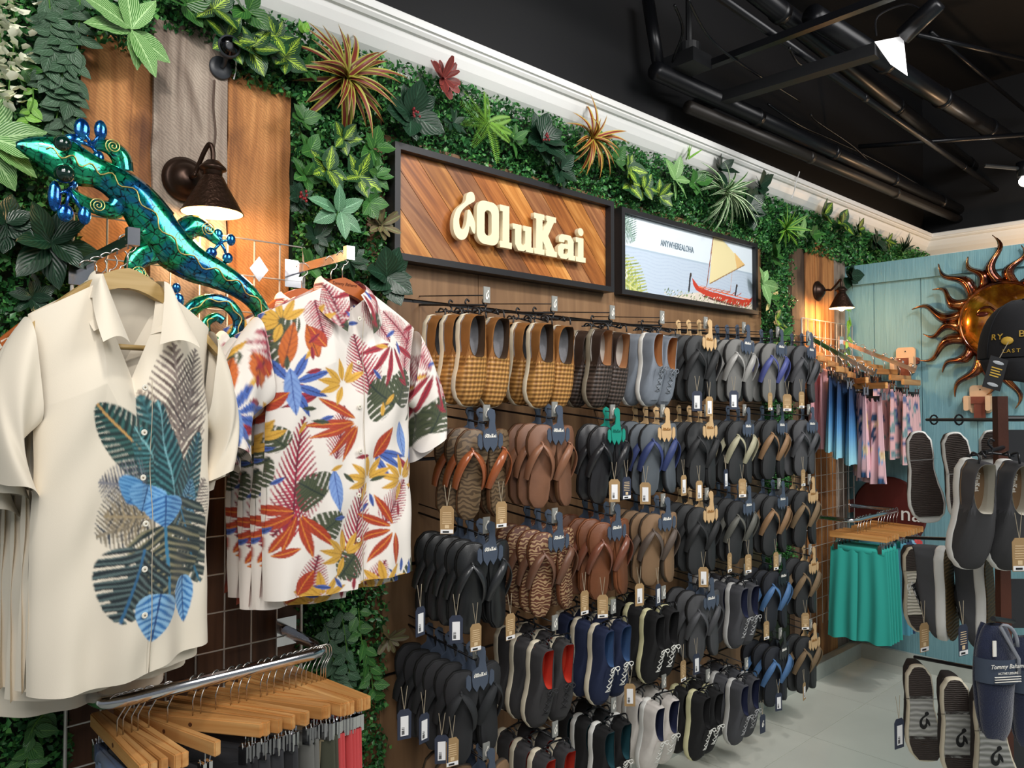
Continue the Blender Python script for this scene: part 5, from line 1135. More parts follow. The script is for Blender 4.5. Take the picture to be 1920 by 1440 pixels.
flp('foam','smooth black foam flip-flop','navy',rubber('foam_black','26272a',.8),rubber('foam_edge','1d1e20'),leather('foam_strap','27292c',.8),wide=1.15)
flp('bluef','navy flip-flop with sky blue strap','black',rubber('darknavy_footbed','20242c'),blk,leather('sky_strap','4d74a3',.6),emb=blk)
flp('khaki','dark flip-flop with khaki webbing strap','kraft',rubber('charcoal_footbed','2b2d2f'),blk,leather('khaki_strap','7f6a50',.8),emb=blk)
# hangers
hkpoly=lambda s,ox_,oz_:[((a*s+ox_),(b*s*1.28+oz_)) for a,b in hook]
def mirp(p): return [(-x,z) for x,z in p][::-1]
bodyp=[(-.030,-.028),(-.028,-.004),(-.006,.006),(-.002,.030),(-.012,.046),(-.010,.058),(.004,.066),(.018,.060),(.021,.046),(.020,.02),(.024,.0),(.032,-.028),(.028,-.050),(.013,-.068),(.0,-.050),(-.012,-.068),(-.026,-.050)]
wing=[(-.052,-.018),(-.044,-.010),(-.036,-.016),(-.033,-.050),(-.040,-.060),(-.052,-.046)]
def logo_small(h,m,key):
    if key in EMB: return EMB[key]
    gl2,tw2=logo_outlines(h); me=flat_mesh('lettering',[q for g_ in gl2 for q in g_],m,.0008); me.transform(T(Vector((-tw2/2,0,-h/2)))); EMB[key]=me; return me
hangmats={'navy':(navyhang,whitepr),'teal':(tealhang,mat('teal_print','0f6a5c',.5)),'kraft':(krafthang,mat('brown_print','a0743f',.6)),'black':(blackhang,whitepr)}
HG={}
def flop_hanger(kind,label,loc,full=True,rz=0,group=None):
    m_,pm=hangmats[kind]; t=thing('flip_flop_hanger',label,'hanger',loc,(0,0,rz),group)
    if kind not in HG:
        HG[kind]=(G().prism(bodyp,-.0015,.0015).me('hanger_plate',m_),G().prism(wing,-.003,.0).me('wing',m_),G().prism(mirp(wing),-.003,.0).me('wing',m_))
    link('hanger_plate',HG[kind][0],t); link('wing',HG[kind][1],t); link('wing',HG[kind][2],t)
    if full: link('lettering',logo_small(.011,pm,'s'+kind),t,(0,-.0026,-.018))
    return t
def shoe_hanger(label,loc,rz=0):
    t=thing('shoe_hanger',label,'hanger',loc,(0,0,rz))
    if 'sh' not in HG:
        g=G(); g.tube([(-.06,0,-.004),(-.03,0,.0),(0,0,.004),(.03,0,.0),(.06,0,-.004)],.0032,6)
        for s in(-1,1): g.tube(cat_rom([(s*.05,-.0,-.002),(s*.056,-.02,.006),(s*.05,-.035,-.004),(s*.052,-.035,-.02)],3),.003,6); g.tube([(s*.03,-.0,0),(s*.034,-.018,.008),(s*.030,-.03,-.006)],.0028,6)
        HG['sh']=g.me('clip_bar',blackhang,True); HG['shh']=G().tube(cat_rom([(0,0,.0),(.006,0,.014),(-.006,0,.028),(.0,0,.040),(.010,0,.034)],4),.003,6).me('hook',blackhang,True)
    link('clip_bar',HG['sh'],t); link('hook',HG['shh'],t); return t
cardm={'kraft':kraft,'navy':navy}
stick=G().box((-.011,-.0022,-.030),(.011,-.0012,.022)).me('sticker',mat('white_sticker','efeff0',.6)); 
def _bar():
    g=G(); r=random.Random(3)
    for k in range(12): 
        z=-.026+.0016*k
        if r.random()<.7: g.box((-.008,-.0026,z),(.0,-.0021,z+.001))
    return g.me('barcode',mat('black_print','1a1a1c',.7))
barc=_bar()
card=[(-.019,-.040),(.019,-.040),(.020,.030),(.012,.040),(-.012,.040),(-.020,.030)]
cards={k:G().prism(card,-.0008,.0008).me('card',v) for k,v in cardm.items()}
def _lines():
    g=G(); r=random.Random(5)
    for k in range(6): z=.020-.006*k; w_=r.uniform(.009,.014); g.box((-w_,-.0013,z),(w_,-.0008,z+.0017))
    g.box((-.006,-.0013,-.024),(.006,-.0008,-.014)); return g.me('printed_lines',mat('pale_brown_print','d9bf97',.8))
plines=_lines(); stick2=G().box((-.018,-.0014,-.038),(.018,-.0006,-.027)).me('sticker',mat('white_sticker','efeff0',.6)); barc2=G().box((-.012,-.0018,-.036),(.006,-.0012,-.031)).me('barcode',mat('black_print','1a1a1c',.7))
strm=G().tube([(-.008,.004,.10),(0,0,.036)],.0009,4).tube([(.010,.004,.10),(0,0,.036)],.0009,4).me('string',string)
def price_tag(kind,label,loc,rz=0,style=0,small=False):
    t=thing('price_tag',label,'tag',loc,(0,0,rz)); link('card',cards[kind],t); link('string',strm,t)
    if style==0: s=link('sticker',stick,t); link('barcode',barc,s)
    elif style==1: link('printed_lines',plines,t); s=link('sticker',stick2,t); link('barcode',barc2,s)
    else: link('hook_emblem',EMB.setdefault('tagem',flat_mesh('hook_emblem',[[((a-.3)*.022,(b-.5)*.028) for a,b in hook]],whitepr,.0008)),t,(0,-.0014,0))
    return t
def place_shoe(style,side,label,loc,rot=(0,0,0),deep=0,group=None):
    kind,ms,desc,sp=S_[style]; m_=ms[0 if side=='left' else 1]
    t=thing('flip_flop' if kind!='shoe' else 'shoe',label,'flip-flop' if kind!='shoe' else 'shoe',loc,rot,group)
    for nm,me in m_.items():
        if deep and nm in('hook_emblem','elastic_gore'): continue
        link(nm,me,t)
    return t
# ---------------------------------------------------------------- display pegs and rows
rows=['top row','second row','third row','fourth row','bottom row']; rz_=[1.905,1.54,1.195,.84,.48]
colsw=['first','second','third','fourth','fifth','sixth','seventh','eighth']
lay=[['tanwoven','tanwoven','darkwoven','greysneak','black','greystrap','bluestrap','darkgreyf'],
     ['engraved','brown','blackteal','blue','black','beige','tanstrap','darkgreyf'],
     ['blacknavy','carved','cognac','taupe','black','striped','tanstrap','khaki'],
     ['foam','redgrey','navysneak','blackcream','darkgreyf','darkgrey','bluef','khaki'],
     ['taupe','redgrey','tealblack','whitesneak','blackcream','darkgrey','bluef','khaki']]
depthn=[[2,2,1,1,3,3,2,2],[2,2,1,3,3,2,2,1],[4,3,3,3,3,3,2,2],[5,2,2,2,2,2,2,1],[3,2,2,2,1,2,2,1]]
dz=[[0,0,-.005,-.0,0,0,0,0],[0,.01,0,0,0,0,0,0],[0,0,0,.0,0,0,0,0],[-.015,0,0,0,0,.0,.0,.01],[.03,.01,.01,.02,-.03,-.05,.02,0]]
hooktab=flat_mesh('hook_emblem',[[((a-.3)*.022,(b-.5)*.030) for a,b in hook]],whitepr,.0008)
YP=1.80; peg_rod=G().tube([(0,0,0),(0,-.36,-.035)],.0035,8).tube([(0,-.0,.03),(0,-.355,-.004)],.002,6).me('rod',black,True); peg_br=G().box((-.022,-.004,-.03),(.022,.006,.04)).me('bracket',black); peg_pl=G().box((-.013,-.366,-.028),(.013,-.362,.022)).me('label_plate',steelgrey)
rail_m=G().tube([(-.12,0,0),(.12,0,0)],.0032,6).me('cross_rail',black)
dword={0:'front',1:'second back',2:'third back',3:'fourth back',4:'fifth back',5:'sixth back'}
near={0:'nearest the floral shirts',7:'nearest the far corner'}
rs=random.Random(11)
for ri in range(5):
    for ci in range(8):
        X_=1.555+.302*ci+(-.04 if ri==3 and ci==0 else 0); z=rz_[ri]+dz[ri][ci]; st_=lay[ri][ci]; kind,ms,desc,sp=S_[st_]
        rn='%s, %s peg'%(rows[ri],colsw[ci])
        pg=thing('display_peg','black display peg on the %s, %s from the floral shirts'%(rows[ri],colsw[ci]),'peg',(X_,YW-.02,z+.035)); link('rod',peg_rod,pg); link('bracket',peg_br,pg); p_=link('label_plate',peg_pl,pg,(0,.003,-.00)); link('hook_emblem',hooktab,p_,(0,-.3675,-.003)); link('cross_rail',rail_m,pg,(0,-.004,.02))
        nd=depthn[ri][ci]; gap=.085 if kind=='shoe' else .052
        for d in range(nd+1):
            Yd=YP+.0+d*gap
            if Yd>YW-.07: break
            zc=z+.02*(d*gap/.3)-.006; wh='%s pair, %s'%(dword[d],rn); yaw=rs.uniform(-.07,.07)
            if kind=='shoe':
                shoe_hanger('black shoe clip of %s'%wh,(X_,Yd,zc-.012),yaw)
                for s,sd in((-1,'left'),(1,'right')):
                    ang=s*rs.uniform(.01,.05); place_shoe(st_,sd,'%s %s, %s'%(sd,desc,wh),(X_+s*sp*.53+.012,Yd+.045,zc-.022+rs.uniform(-.004,.004)),(rs.uniform(.03,.10),ang,yaw-.16-s*.06),d)
            else:
                flop_hanger(kind if not(st_=='black' and ri in(0,) and 0) else kind,'%s flip-flop hanger of %s'%(kind,wh),(X_,Yd-.028,zc-.014),d==0,yaw)
                for s,sd in((-1,'left'),(1,'right')):
                    ang=-s*rs.uniform(.02,.06)*1.2; place_shoe(st_,sd,'%s %s, %s'%(sd,desc,wh),(X_+s*sp*.50-s*.006+.012,Yd+.02,zc-.012+rs.uniform(-.004,.004)),(rs.uniform(.0,.05),ang,yaw+s*.30-.12),d)
# tags, at their places in the display (pixel, depth plane)
tl=[(788,1165,'navy',0),(855,1180,'navy',0),(892,1195,'kraft',1),(758,1358,'navy',0),(795,1365,'navy',0),(828,1405,'navy',0),(848,1410,'kraft',1),(1152,920,'kraft',0),(1175,915,'navy',1),(1210,925,'kraft',0),(1282,910,'kraft',0),(1311,920,'kraft',0),(1361,898,'navy',0),(1392,915,'kraft',1),(1506,896,'kraft',1),
    (1307,752,'navy',0),(1330,762,'kraft',0),(1376,750,'navy',0),(1444,753,'kraft',1),(1476,755,'kraft',1),(1503,750,'kraft',1),(1199,1115,'kraft',0),(1234,1115,'navy',0),(1130,1137,'kraft',1),(1096,1130,'kraft',1),(1319,1082,'kraft',0),(1368,1055,'kraft',1),(1403,1057,'kraft',1),(1455,1052,'kraft',1),
    (1510,1165,'kraft',1),(1437,1182,'kraft',1),(1181,1303,'kraft',0),(1281,1258,'kraft',1),(1306,1245,'navy',0),(1430,1357,'navy',2),(1460,1316,'navy',0),(1508,1296,'kraft',0),(838,975,'kraft',1),(957,1175,'kraft',1),(940,965,'kraft',1)]
pend={}
for i,(px_,py_,k,stl) in enumerate(tl):
    p=PY(px_,py_,1.735+.006*(i%3)); 
    ci=min(range(8),key=lambda q:abs(1.555+.302*q-p.x)); above=max([r_ for r_ in range(5) if rz_[r_]>p.z] or [0])
    side='left' if p.x<1.555+.302*ci else 'right'
    pend.setdefault('%s price tag on string below %s, %s peg'%(k,rows[above],colsw[ci]),[]).append((px_,i,k,stl,p)); continue
    price_tag(k,'',p,rs.uniform(-.9,-.1) if i%2 else rs.uniform(-.5,.3),stl)
for lb,its in pend.items():
    its.sort(); nn_=len(its)
    for j,(px_,i,k,stl,p) in enumerate(its):
        sfx='' if nn_==1 else ', '+(['left one','right one'] if nn_==2 else ['leftmost','second from left','third from left','fourth from left','fifth from left'])[j if nn_>2 or 1 else 0]
        price_tag(k,lb+sfx,p,rs.uniform(-.9,-.1) if i%2 else rs.uniform(-.5,.3),stl)
# ---------------------------------------------------------------- right-hand rack, hat, socks
postw=mat('rust_brown_post','4f2a1c',.45,var=.3,vs=15,bump=.2)
AX=Vector((math.cos(YAW),math.sin(YAW),0)); RT=Vector((math.sin(YAW),-math.cos(YAW),0))
def at(px_,py_,dist): return Vector((0,0,CZ))+(ray(px_,py_)/ (ray(px_,py_).dot(CR@Vector((0,0,-1)))))*dist
face=-(PI/2-YAW)   # yaw so that local -y points to the camera axis
rk=thing('display_rack','freestanding rack with rusty brown post at the right edge','rack',at(1884,1300,2.05)*1.0)
b0=Vector(rk.location); rk.location=(b0.x,b0.y,0)
G().box((-.014,-.012,0),(.014,.012,1.62)).xf(R(face,'Z')).obj('post',postw,rk)
G().box((.10,-.012,0),(.128,.012,1.62)).xf(R(face,'Z')).obj('post',postw,rk)
for z in(1.56,1.28,.85,.45): G().tube([(0,0,z),(.13,0,z)],.008,8).xf(R(face,'Z')).obj('cross_bar',black,rk)
for k in range(7): G().box((.016,.0,.2+k*.2),(.20,.006,.33+k*.2)).xf(R(face,'Z')).obj('back_slat',mat('dark_grey_panel','2b2c2f',.5),rk)
def rpeg(label,a,b,loops=()):
    a,b=Vector(a),Vector(b); t=thing('rack_peg',label,'peg',a); G().tube([(0,0,0),b-a],.0055,8).obj('rod',black,t)
    for f in loops: p=(b-a)*f; G().tube([p+Vector((0,0,.016*math.sin(k)))+(b-a).normalized().cross(Vector((0,0,1)))*.012*math.cos(k) for k in np.linspace(0,PI2,13)],.003,6).obj('ring',black,t)
rpeg('upper black peg of right rack carrying brown-soled shoes',at(1738,787,2.75),at(1875,787,2.15),(.12,.5)); rpeg('middle black peg of the right rack above cream-soled shoes',at(1700,1008,2.7),at(1875,1014,2.15)); rpeg('lower black peg of right rack above grey-soled shoes',at(1715,1232,2.35),at(1878,1262,2.05)); rpeg('short black peg holding the charcoal slip-ons',at(1845,848,1.96),at(1895,835,2.1))
# sole-out shoes
def tread(nm,c1,c2,sc=25,kind='w'):
    n=NT(nm,.6); c=n.coord('Object'); v=n.node('TexWave',{'Vector':c,'Scale':float(sc),'Distortion':3.0,'Detail':1.0},bands_direction='Z').outputs[0]
    n.base(n.mix(v,lin(c1),lin(c2))); n.bump(v,.8,.003); return n.m
tr_d=tread('brown_tread','2f2420','3d302a',60); tr_c=tread('wavy_pale_tread','b9b2a4','e0dac9',30); tr_g=tread('grey_tread','8f8f8b','bdbdb8',22); tr_b=tread('gum_tread','3f3116','5a4621',30)
def sole_shoe(style_up,label,p,yaw,solem,treads,mir=1,L=.28,roll=0,emb=None):
    key=('so',style_up.name,solem.name,mir)
    if key not in EMB: EMB[key]=shoe_meshes('lace' if style_up.name!='black_knit' else 'slip',mir,style_up,style_up,solem,mat('black_lining','1d1d1f',.8),greysock,wl,L=L)
    t=thing('shoe',label,'shoe',p,(0,roll,yaw))
    for nm,me in EMB[key].items(): link(nm,me,t)
    P=outl(L,.104,20,mir=mir)
    def patch(f0,f1,sc,m_,y_):
        q=[(x*sc,min(max(l,f0*L),f1*L)) for x,l in P]; V=[(x,y_,-(.5*L+(l-.5*L)*(.97))) for x,l in q]; V2=[(x,y_-.004,z) for x,_,z in V]; n=len(V)
        return mesh('tread_pad',V+V2,[tuple(range(n))]+[(i,(i+1)%n,n+(i+1)%n,n+i) for i in range(n)],m_)
    for (f0,f1,sc,m_) in treads: link('tread_pad',patch(f0,f1,sc,m_,.0035),t)
    if emb: link('hook_emblem',EMB.setdefault('soleem',flat_mesh('hook_emblem',[[((a-.3)*.045,(b-.5)*.05) for a,b in hook]],blk,.001)),t,(0,.0042,-L*.55),(0,0,PI))
    return t
yb=face+PI   # sole toward the camera
brk=kn('dark_brown_knit','2b2220'); gyk=kn('grey_knit','4c4d51'); 
def so(px_,py_,dist,*a,**k): return at(px_,py_,dist)
full=lambda m_:[(.0,1,.86,m_)]
sole_shoe(brk,'dark brown shoe showing its sole, leftmost on upper right-rack peg',so(1722,808,2.32),yb-.35,wsole,[(0,.3,.84,tr_d),(.31,.93,.84,tr_d)],roll=.10); 
sole_shoe(brk,'dark brown shoe sole outward, second on upper right-rack peg',so(1788,810,2.24),yb-.35,wsole,[(0,.42,.84,tr_d),(.43,.95,.84,tr_d)],roll=.16)
sole_shoe(gyk,'dark shoe partly hidden behind the charcoal slip-ons, upper right peg',so(1858,806,2.3),yb-.5,wsole,[(0,.3,.84,tr_d)],roll=.1)
sole_shoe(brk,'shoe with cream wavy tread, leftmost on middle right-rack peg',so(1714,1026,2.5),yb-.25,cream,[(0,.26,.84,tr_d),(.27,.78,.84,tr_c),(.79,.97,.84,tr_d)],roll=.10)
sole_shoe(gyk,'grey laced shoe turned sideways, middle peg of the right rack',so(1775,1025,2.2),yb+.70,wsole,full(tr_b),roll=.15)
sole_shoe(gyk,'grey laced shoe turned sideways next to the rusty post',so(1850,1040,2.15),yb+.70,wsole,full(tr_b),mir=-1,roll=.15)
for i,(px_,py_,dd,lb) in enumerate([(1722,1248,2.22,'grey-soled dark shoe with hook emblem, leftmost on lowest right peg'),(1790,1272,2.05,'grey-soled dark shoe with hook emblem, middle of lowest right peg'),(1855,1300,1.95,'cream-grey soled shoe half behind the navy socks, lowest right peg')]):
    sole_shoe(brk,lb,so(px_,py_,dd),yb-.25,cream,[(0,.33,.84,tr_d),(.3,.75,.86,tr_g),(.72,.97,.84,tr_d)],roll=.08,emb=1)
slip('charslip','charcoal slip-on shoe',kn('charcoal_mesh','3c3c3e'),leather('charcoal_suede','48484b'),wsole,mat('offwhite_lining','b9b5a8',.8),mat('brown_leather_insole','7d6348',.7),None,outs=mat('dark_gore','2b2b2d',.7))
for s,(px_,py_) in((0,(1822,858)),(1,(1892,860))):
    o=place_shoe('charslip',('left','right')[s],['left charcoal slip-on shoe hanging in front of the right rack','right charcoal slip-on shoe at the right edge of the photo'][s],at(px_,py_,1.98)+AX*.03,(.05,.02,face+.12)); link('lettering',logo_small(.012,whitepr,'ins'),o,(.012,-.0335,-.06),(0,PI/2,0))
shoe_hanger('black shoe clip holding the charcoal slip-ons',at(1857,852,1.97),face)
o=thing('price_tag','large kraft price tag on the right charcoal slip-on','tag',at(1912,1040,1.85),(0,0,face+.1)); 
link('card',cards['kraft'],o); link('printed_lines',plines,o); s=link('sticker',stick2,o); link('barcode',barc2,s); link('string',strm,o)
for px_,py_,dd,k,stl,lb in((1686,1375,2.1,'navy',0,'navy price tag hanging beside the leftmost grey-soled shoe'),(1733,1195,2.15,'kraft',1,'kraft price tag behind the cream tread shoe, right rack'),(1806,1200,2.0,'navy',1,'dark price tag on the sideways grey shoe, right rack')):
    price_tag(k,lb,at(px_,py_,dd),face+.5,stl)
# hat
capm=mat('black_cotton_twill','15161b',.85,bump=.3,bs=600,bd=.001,var=.15,vs=25); goldt=mat('gold_embroidery','c9a23c',.6)
hp=at(1925,672,1.78); ht=thing('cap','black cap with gold embroidered lettering on top of the right rack','cap',hp,(0,0,face-.1))
rx=.098
g=G(); g.grid(lambda a,b:Vector((rx*math.cos(a*PI2)*math.cos(b*PI/2)**.75,rx*math.sin(a*PI2)*math.cos(b*PI/2)**.75*1.05,.135*math.sin(b*PI/2)+.004*math.sin(a*PI2*6)*math.cos(b*PI/2)*b)),36,10,True); g.obj('crown',capm,ht,True)
G().sph((0,0,.137),(.008,.008,.004),10,6).obj('top_button',capm,ht,True)
for k in range(6):
    a=k/6*PI2+.2; G().tube([Vector((rx*1.01*math.cos(a)*math.cos(b)**.75,rx*1.06*math.sin(a)*math.cos(b)**.75,.1365*math.sin(b))) for b in np.linspace(0,PI/2-.05,9)],.0016,5).obj('panel_seam',capm,ht,True)
g=G(); g.grid(lambda a,b:Vector(((rx+.004)*math.cos(-PI+a*PI)*(1-.18*b),-.0+(rx+.0)*math.sin(-PI+a*PI)-b*.045*math.sin(a*PI),-.004-b*.055+.012*b*math.cos((a-.5)*PI*2)*-1)),24,6); ob=g.obj('brim',capm,ht,True); md=ob.modifiers.new('s','SOLIDIFY'); md.thickness=.003
def arc_text(s,zc,size,a0,rad,par):
    n=len(s); 
    for i,ch in enumerate(s):
        if ch==' ': continue
        a=a0+i*size*.78/rad; x=rad*math.sin(a); y_=-rad*1.06*math.cos(a); link('embroidered_letter',text_mesh(ch,size,goldt,.0012,wide=1.1),par,(x,y_,zc),(math.radians(-6),0,a))
arc_text('BRO',.050,.021,-.60,rx*.985,ht); arc_text('FL',.030,.018,-.44,rx+.0005,ht); arc_text('LAST LOCA',.013,.012,-.95,rx+.001,ht); arc_text('RY',.046,.019,-1.2,rx*.985,ht)
G().lathe([(0,0),(.012,0),(.010,-.002),(0,-.003)],12,axis='y').xf(T(Vector((-.076,-.066,.036)))@R(-.85,'Z')@S(1.1,1,.8)).obj('embroidered_turtle',goldt,ht,True)
ct=thing('cap_tag','black hang tag with gold print and grey fish marks hanging from cap','tag',at(1866,700,1.70),(0,.28,face)); G().box((-.020,-.001,-.036),(.020,.001,.036)).obj('card',mat('black_card','17171a',.5),ct)
[G().box((-.012,-.0016,z_),(.012-.004*(k%2),-.001,z_+.0025)).obj('gold_print',goldt,ct) for k,z_ in enumerate((.010,.004,-.002,-.008))]; G().tube([(0,0,.034),(.01,0,.075)],.0008,4).obj('string',string,ct)
silver=mat('silver_print','a9adb2',.4)
for z_ in(.024,-.026): G().sph((0,-.0015,z_),(.013,.0006,.004),10,5).obj('fish_mark',silver,ct)
# socks
sockm=mat('navy_terry','1b2440',.95,var=.2,vs=60,bump=1.0,bs=350,sheen=.4); band=mat('grey_card_band','3f4a5c',.6)
def socks(label,p,k):
    t=thing('sock_pack',label,'socks',p,(0,0,face+.15))
    g=G(); g.grid(lambda a,b:Vector((.043*math.cos(a*PI2)*(math.sin(PI*(.03+.94*b))**.28)*(1+.10*math.sin(b*7)),.024*math.sin(a*PI2)*math.sin(PI*(.04+.92*b))**.4-.006,.085-.235*b+ (.0))),28,22,True); g.obj('top_sock',sockm,t,True)
    g=G(); g.grid(lambda a,b:Vector((.012+.045*math.cos(a*PI2)*(math.sin(PI*(.04+.92*b))**.28),.016+.02*math.sin(a*PI2)*math.sin(PI*(.04+.92*b))**.4,.075-.235*b-.01*math.cos(a*PI2))),24,16,True); g.obj('back_sock',sockm,t,True)
    G().tube([Vector((.030*math.cos(a),-.032,.045+.045*math.sin(a))) for a in np.linspace(.0,PI/2+.3,8)]+[Vector((.030,-.034,z_)) for z_ in(.02,-.01)],.004,6).obj('grey_edge',mat('grey_knit_edge','8b8f98',.9),t,True)
    b=G().grid(lambda a,q:Vector((.047*math.cos(PI+a*PI),.034*math.sin(PI+a*PI)-.004,-.03+.05*q)),20,2).obj('card_band',band,t,True)
    link('lettering',text_mesh('Tommy Bahama',.0125,whitepr,.0008,.3),t,(0,-.0405,.008)); link('lettering',text_mesh('ACTIVE LEISURE',.0065,whitepr,.0008),t,(0,-.0405,-.006))
    for q in(-.014,-.019,-.024): G().box((-.03,-.041,q),(.03,-.0385,q+.0012)).obj('printed_line',whitepr,t)
    G().box((-.030,-.036,.028),(-.022,-.034,.060)).obj('sticker',whitepr,t); return t
socks('front pack of navy socks on the right rack, white sticker visible',at(1862,1245,1.62),0); socks('second pack of navy socks at the right edge of photo',at(1925,1265,1.68),1)
rpeg('short black peg above the navy sock packs',at(1862,1160,1.6),at(1900,1165,1.95))
# small wooden wave-shaped holders on teal wall and red round sign
palew=mat('pale_wood_holder','d8b48f',.55,var=.08); redw=mat('red_wood_holder','7d4232',.45,var=.15)
for px_,py_,lb in((1700,670,'pale and red wooden sandal-shaped board holder on teal wall, upper left'),(1840,742,'pale and red wooden board holder on teal wall, below the sun')):
    c_=PX(px_,py_,XT-.005); t=thing('board_holder',lb,'holder',c_,(0,0,-PI/2)); G().prism(rrect(-.055,-.10,.055,.06,.02),-.02,0).obj('back_plate',palew,t); 
    G().prism(rrect(-.085,-.045,.085,-.005,.014),-.045,-.02).obj('cross_piece',redw,t); G().prism(rrect(-.028,-.14,.028,-.03,.01),-.04,-.02).obj('lower_block',redw,t)
    for s in(-1,1): G().prism(rrect(s*.055-.013,-.085,s*.055+.013,.0,.01),-.085,-.045).obj('prong',palew,t)
    G().sph((0,-.022,.035),.004,8,5).obj('screw',black,t)
c_=PX(1668,960,XT-.01); t=thing('round_sign','dark red round sign with white lettering low on teal wall','sign',c_,(0,0,-PI/2)); G().lathe([(0,0),(.215,0),(.22,-.01),(.21,-.02),(0,-.02)],40,axis='y').obj('disc',mat('dark_red_paint','57201b',.45),t,False); link('lettering',text_mesh('na',.13,whitepr,.003),t,(.13,-.023,.0))
# ---------------------------------------------------------------- ceiling services
pipe=mat('black_glossy_pipe','17181c',.3,.3,var=.2,vs=6); duct=mat('dark_brown_duct','26221f',.4,.2)
def PZ(px_,py_,Z): d=ray(px_,py_); t_=(Z-CZ)/d.z; return Vector((d.x*t_,d.y*t_,Z))
def pp(name,label,a,b,Z,r,m=pipe,cat='pipe',Z2=None,ext=0,rings=0):
    A,B=PZ(*a,Z),PZ(*b,Z2 or Z); d=(B-A); A=A-d*ext; c=A; t=thing(name,label,cat,c); G().tube([(0,0,0),B-A],r,14).obj('tube',m,t,True)
    for k in range(rings): p=(B-A)*((k+1)/(rings+1)); e=d.normalized(); G().tube([p-e*.02,p+e*.02],r*1.12,14).obj('coupling',m,t,True)
    return t
pp('ceiling_pipe','large dark pipe crossing behind the lamp bracket, lower of pair',(1440,5),(1905,380),3.35,.045,ext=.3,rings=3)
pp('ceiling_pipe','large dark pipe crossing behind the lamp bracket, upper of pair',(1650,110),(1925,285),3.3,.05,ext=.3,rings=3)
pp('ceiling_pipe','thick dark pipe with cables running beside the crown moulding',(1228,132),(1838,412),3.05,.04,rings=4,m=pipe)
pp('ceiling_pipe','brownish duct pipe just below the cable-wrapped pipe',(1290,200),(1800,412),2.98,.03,m=duct,rings=2)
pp('ceiling_pipe','thin long pipe between the big pipes over the room',(1480,85),(1925,395),3.15,.017,ext=.2,rings=2)
pp('ceiling_pipe','thin pipe high above the white moulding at upper left',(905,0),(1255,178),3.15,.012,ext=.3)
pp('ceiling_pipe','thin conduit at the far upper right',(1720,65),(1925,112),3.5,.013)
pp('ceiling_pipe','cross conduit from cable pipe toward the right',(1610,275),(1925,252),3.2,.014)
pp('ceiling_pipe','thin sloping conduit at the top right corner',(1745,60),(1925,210),3.6,.012)
pp('ceiling_pipe','dark vertical-looking pipe left of the junction box',(1215,0),(1235,125),3.4,.028,Z2=3.1)
def beam(name,label,a,b,Z,w_,h_,m,cat):
    A,B=PZ(*a,Z),PZ(*b,Z); d=(B-A); q=d.to_track_quat('Y','Z').to_matrix().to_4x4(); t=thing(name,label,cat,A); G().box((-w_/2,0,-h_/2),(w_/2,d.length,h_/2)).xf(q).obj('bar',m,t); return t,A,B,d
steel=mat('black_painted_steel','1c1d20',.5,.2,var=.2,vs=8,bump=.1)
beam('ceiling_beam','dark steel strut from moulding to the bright lamp bracket',(1245,218),(1645,95),3.05,.06,.05,steel,'beam')
t,A,B,d=beam('light_track','black lighting track ending in a junction box, above steel strut',(1313,128),(1680,-12),3.1,.035,.03,pipe,'track light')
jb=PZ(1292,118,3.1); t=thing('junction_box','dark junction box with round canopy at the end of light track','box',jb); q=d.to_track_quat('Y','Z').to_matrix().to_4x4()
G().box((-.07,-.09,-.03),(.07,.07,.03)).xf(q).obj('box_body',steel,t); G().lathe([(0,.03),(.05,.03),(.05,.08),(.0,.08)],20).obj('canopy',steel,t); G().tube([(0,0,.08),(0,0,.84)],.014,8).obj('stem',steel,t)
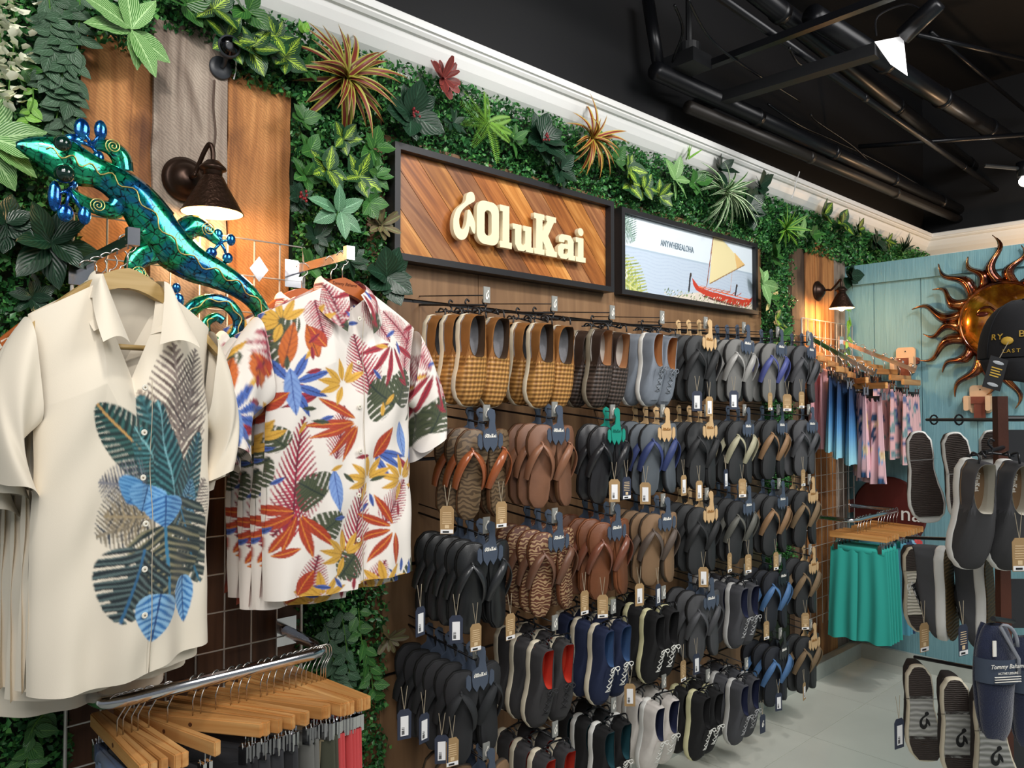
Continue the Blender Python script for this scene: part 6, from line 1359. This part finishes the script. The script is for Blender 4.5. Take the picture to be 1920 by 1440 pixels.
# track head, and a bracket whose lit look is added emission
lp=PZ(1672,88,3.08); t=thing('track_light','black track lamp head beside a white bracket with painted glow, top right','lamp',lp)
hd_=(PZ(1712,50,3.13)-lp); ax=(hd_).normalized(); q=ax.to_track_quat('Z','Y').to_matrix().to_4x4()
G().lathe([(0,0),(.036,0),(.036,.16),(.03,.17),(0,.17)],20).xf(T(hd_*.5)@q).obj('head',pipe,t,True)
G().add([hd_*.55,Vector((-.10,.03,-.0)),Vector((-.07,-.02,-.10)),Vector((-.0,-.06,-.14)),Vector((.03,-.03,-.04))],[(0,1,2),(0,2,3),(0,3,4),(1,4,3,2),(0,4,1)]).obj('white_bracket',mat('painted_glow_bracket','f4f4f4',.5,es=.6),t)
G().tube(cat_rom([hd_*1.6,hd_+Vector((.0,.02,.1)),Vector((-.06,.03,.12)),Vector((-.08,.03,.03))],5),.004,6).obj('cable',black,t)
lp2=PZ(1921,340,3.0); t=thing('round_spotlight','glowing round spotlight at the right edge under the dark ceiling','lamp',lp2); G().sph((0,0,0),.032,14,9).obj('glowing_lens',mat('bright_lamp','fff6e8',.3,es=25),t,True); G().lathe([(.0,.03),(.04,.03),(.045,.12),(0,.13)],18).obj('housing',pipe,t,True)
G().tube([(-.25,.0,.10),(.2,0,.06)],.012,6).xf(R(face,'Z')).obj('track_arm',mat('grey_metal_arm','6b6e72',.3,.8),t)
# cables
rc=random.Random(4)
for k,(pts,lb) in enumerate([([(1265,10),(1280,60),(1262,125),(1300,165)],'slack black cable left of the junction box'),([(1290,0),(1330,70),(1390,120),(1500,190)],'pair cable sagging from ceiling behind strut'),([(1350,170),(1400,200),(1420,235),(1460,245)],'looped cable over the thick pipe'),([(1440,195),(1500,235),(1560,262),(1640,300),(1720,345)],'wavy cable lying along the thick pipe'),([(1480,90),(1500,120),(1540,130)],'short hanging loop behind the light track'),([(1520,215),(1535,230),(1600,275),(1640,315)],'cable bundle drooping under the thick pipe')]):
    P=[PZ(a,b,3.12+.04*math.sin(i*2+k)) for i,(a,b) in enumerate(pts)]; c_=P[0]; o=G().tube([p-c_ for p in cat_rom(P,8)],.006,6).obj('ceiling_cable',pipe,None,True,c_); tag(o,lb,'cable')
P=[PY(1499,322,2.03),PY(1492,345,2.03),PY(1488,362,2.05),PY(1484,372,2.06)]; o=G().tube(cat_rom(P,5),.003,5).obj('white_cable',mat('white_cable_plastic','dcdcdc',.5)); tag(o,'thin white wire hanging over the crown moulding','cable')
print('OBJECTS',len(bpy.data.objects),'TRIS',sum(len(o.data.loop_triangles) if 0 else sum(max(0,len(p.vertices)-2) for p in o.data.polygons) for o in bpy.data.objects if o.type=='MESH' and len(o.data.polygons)<20000))
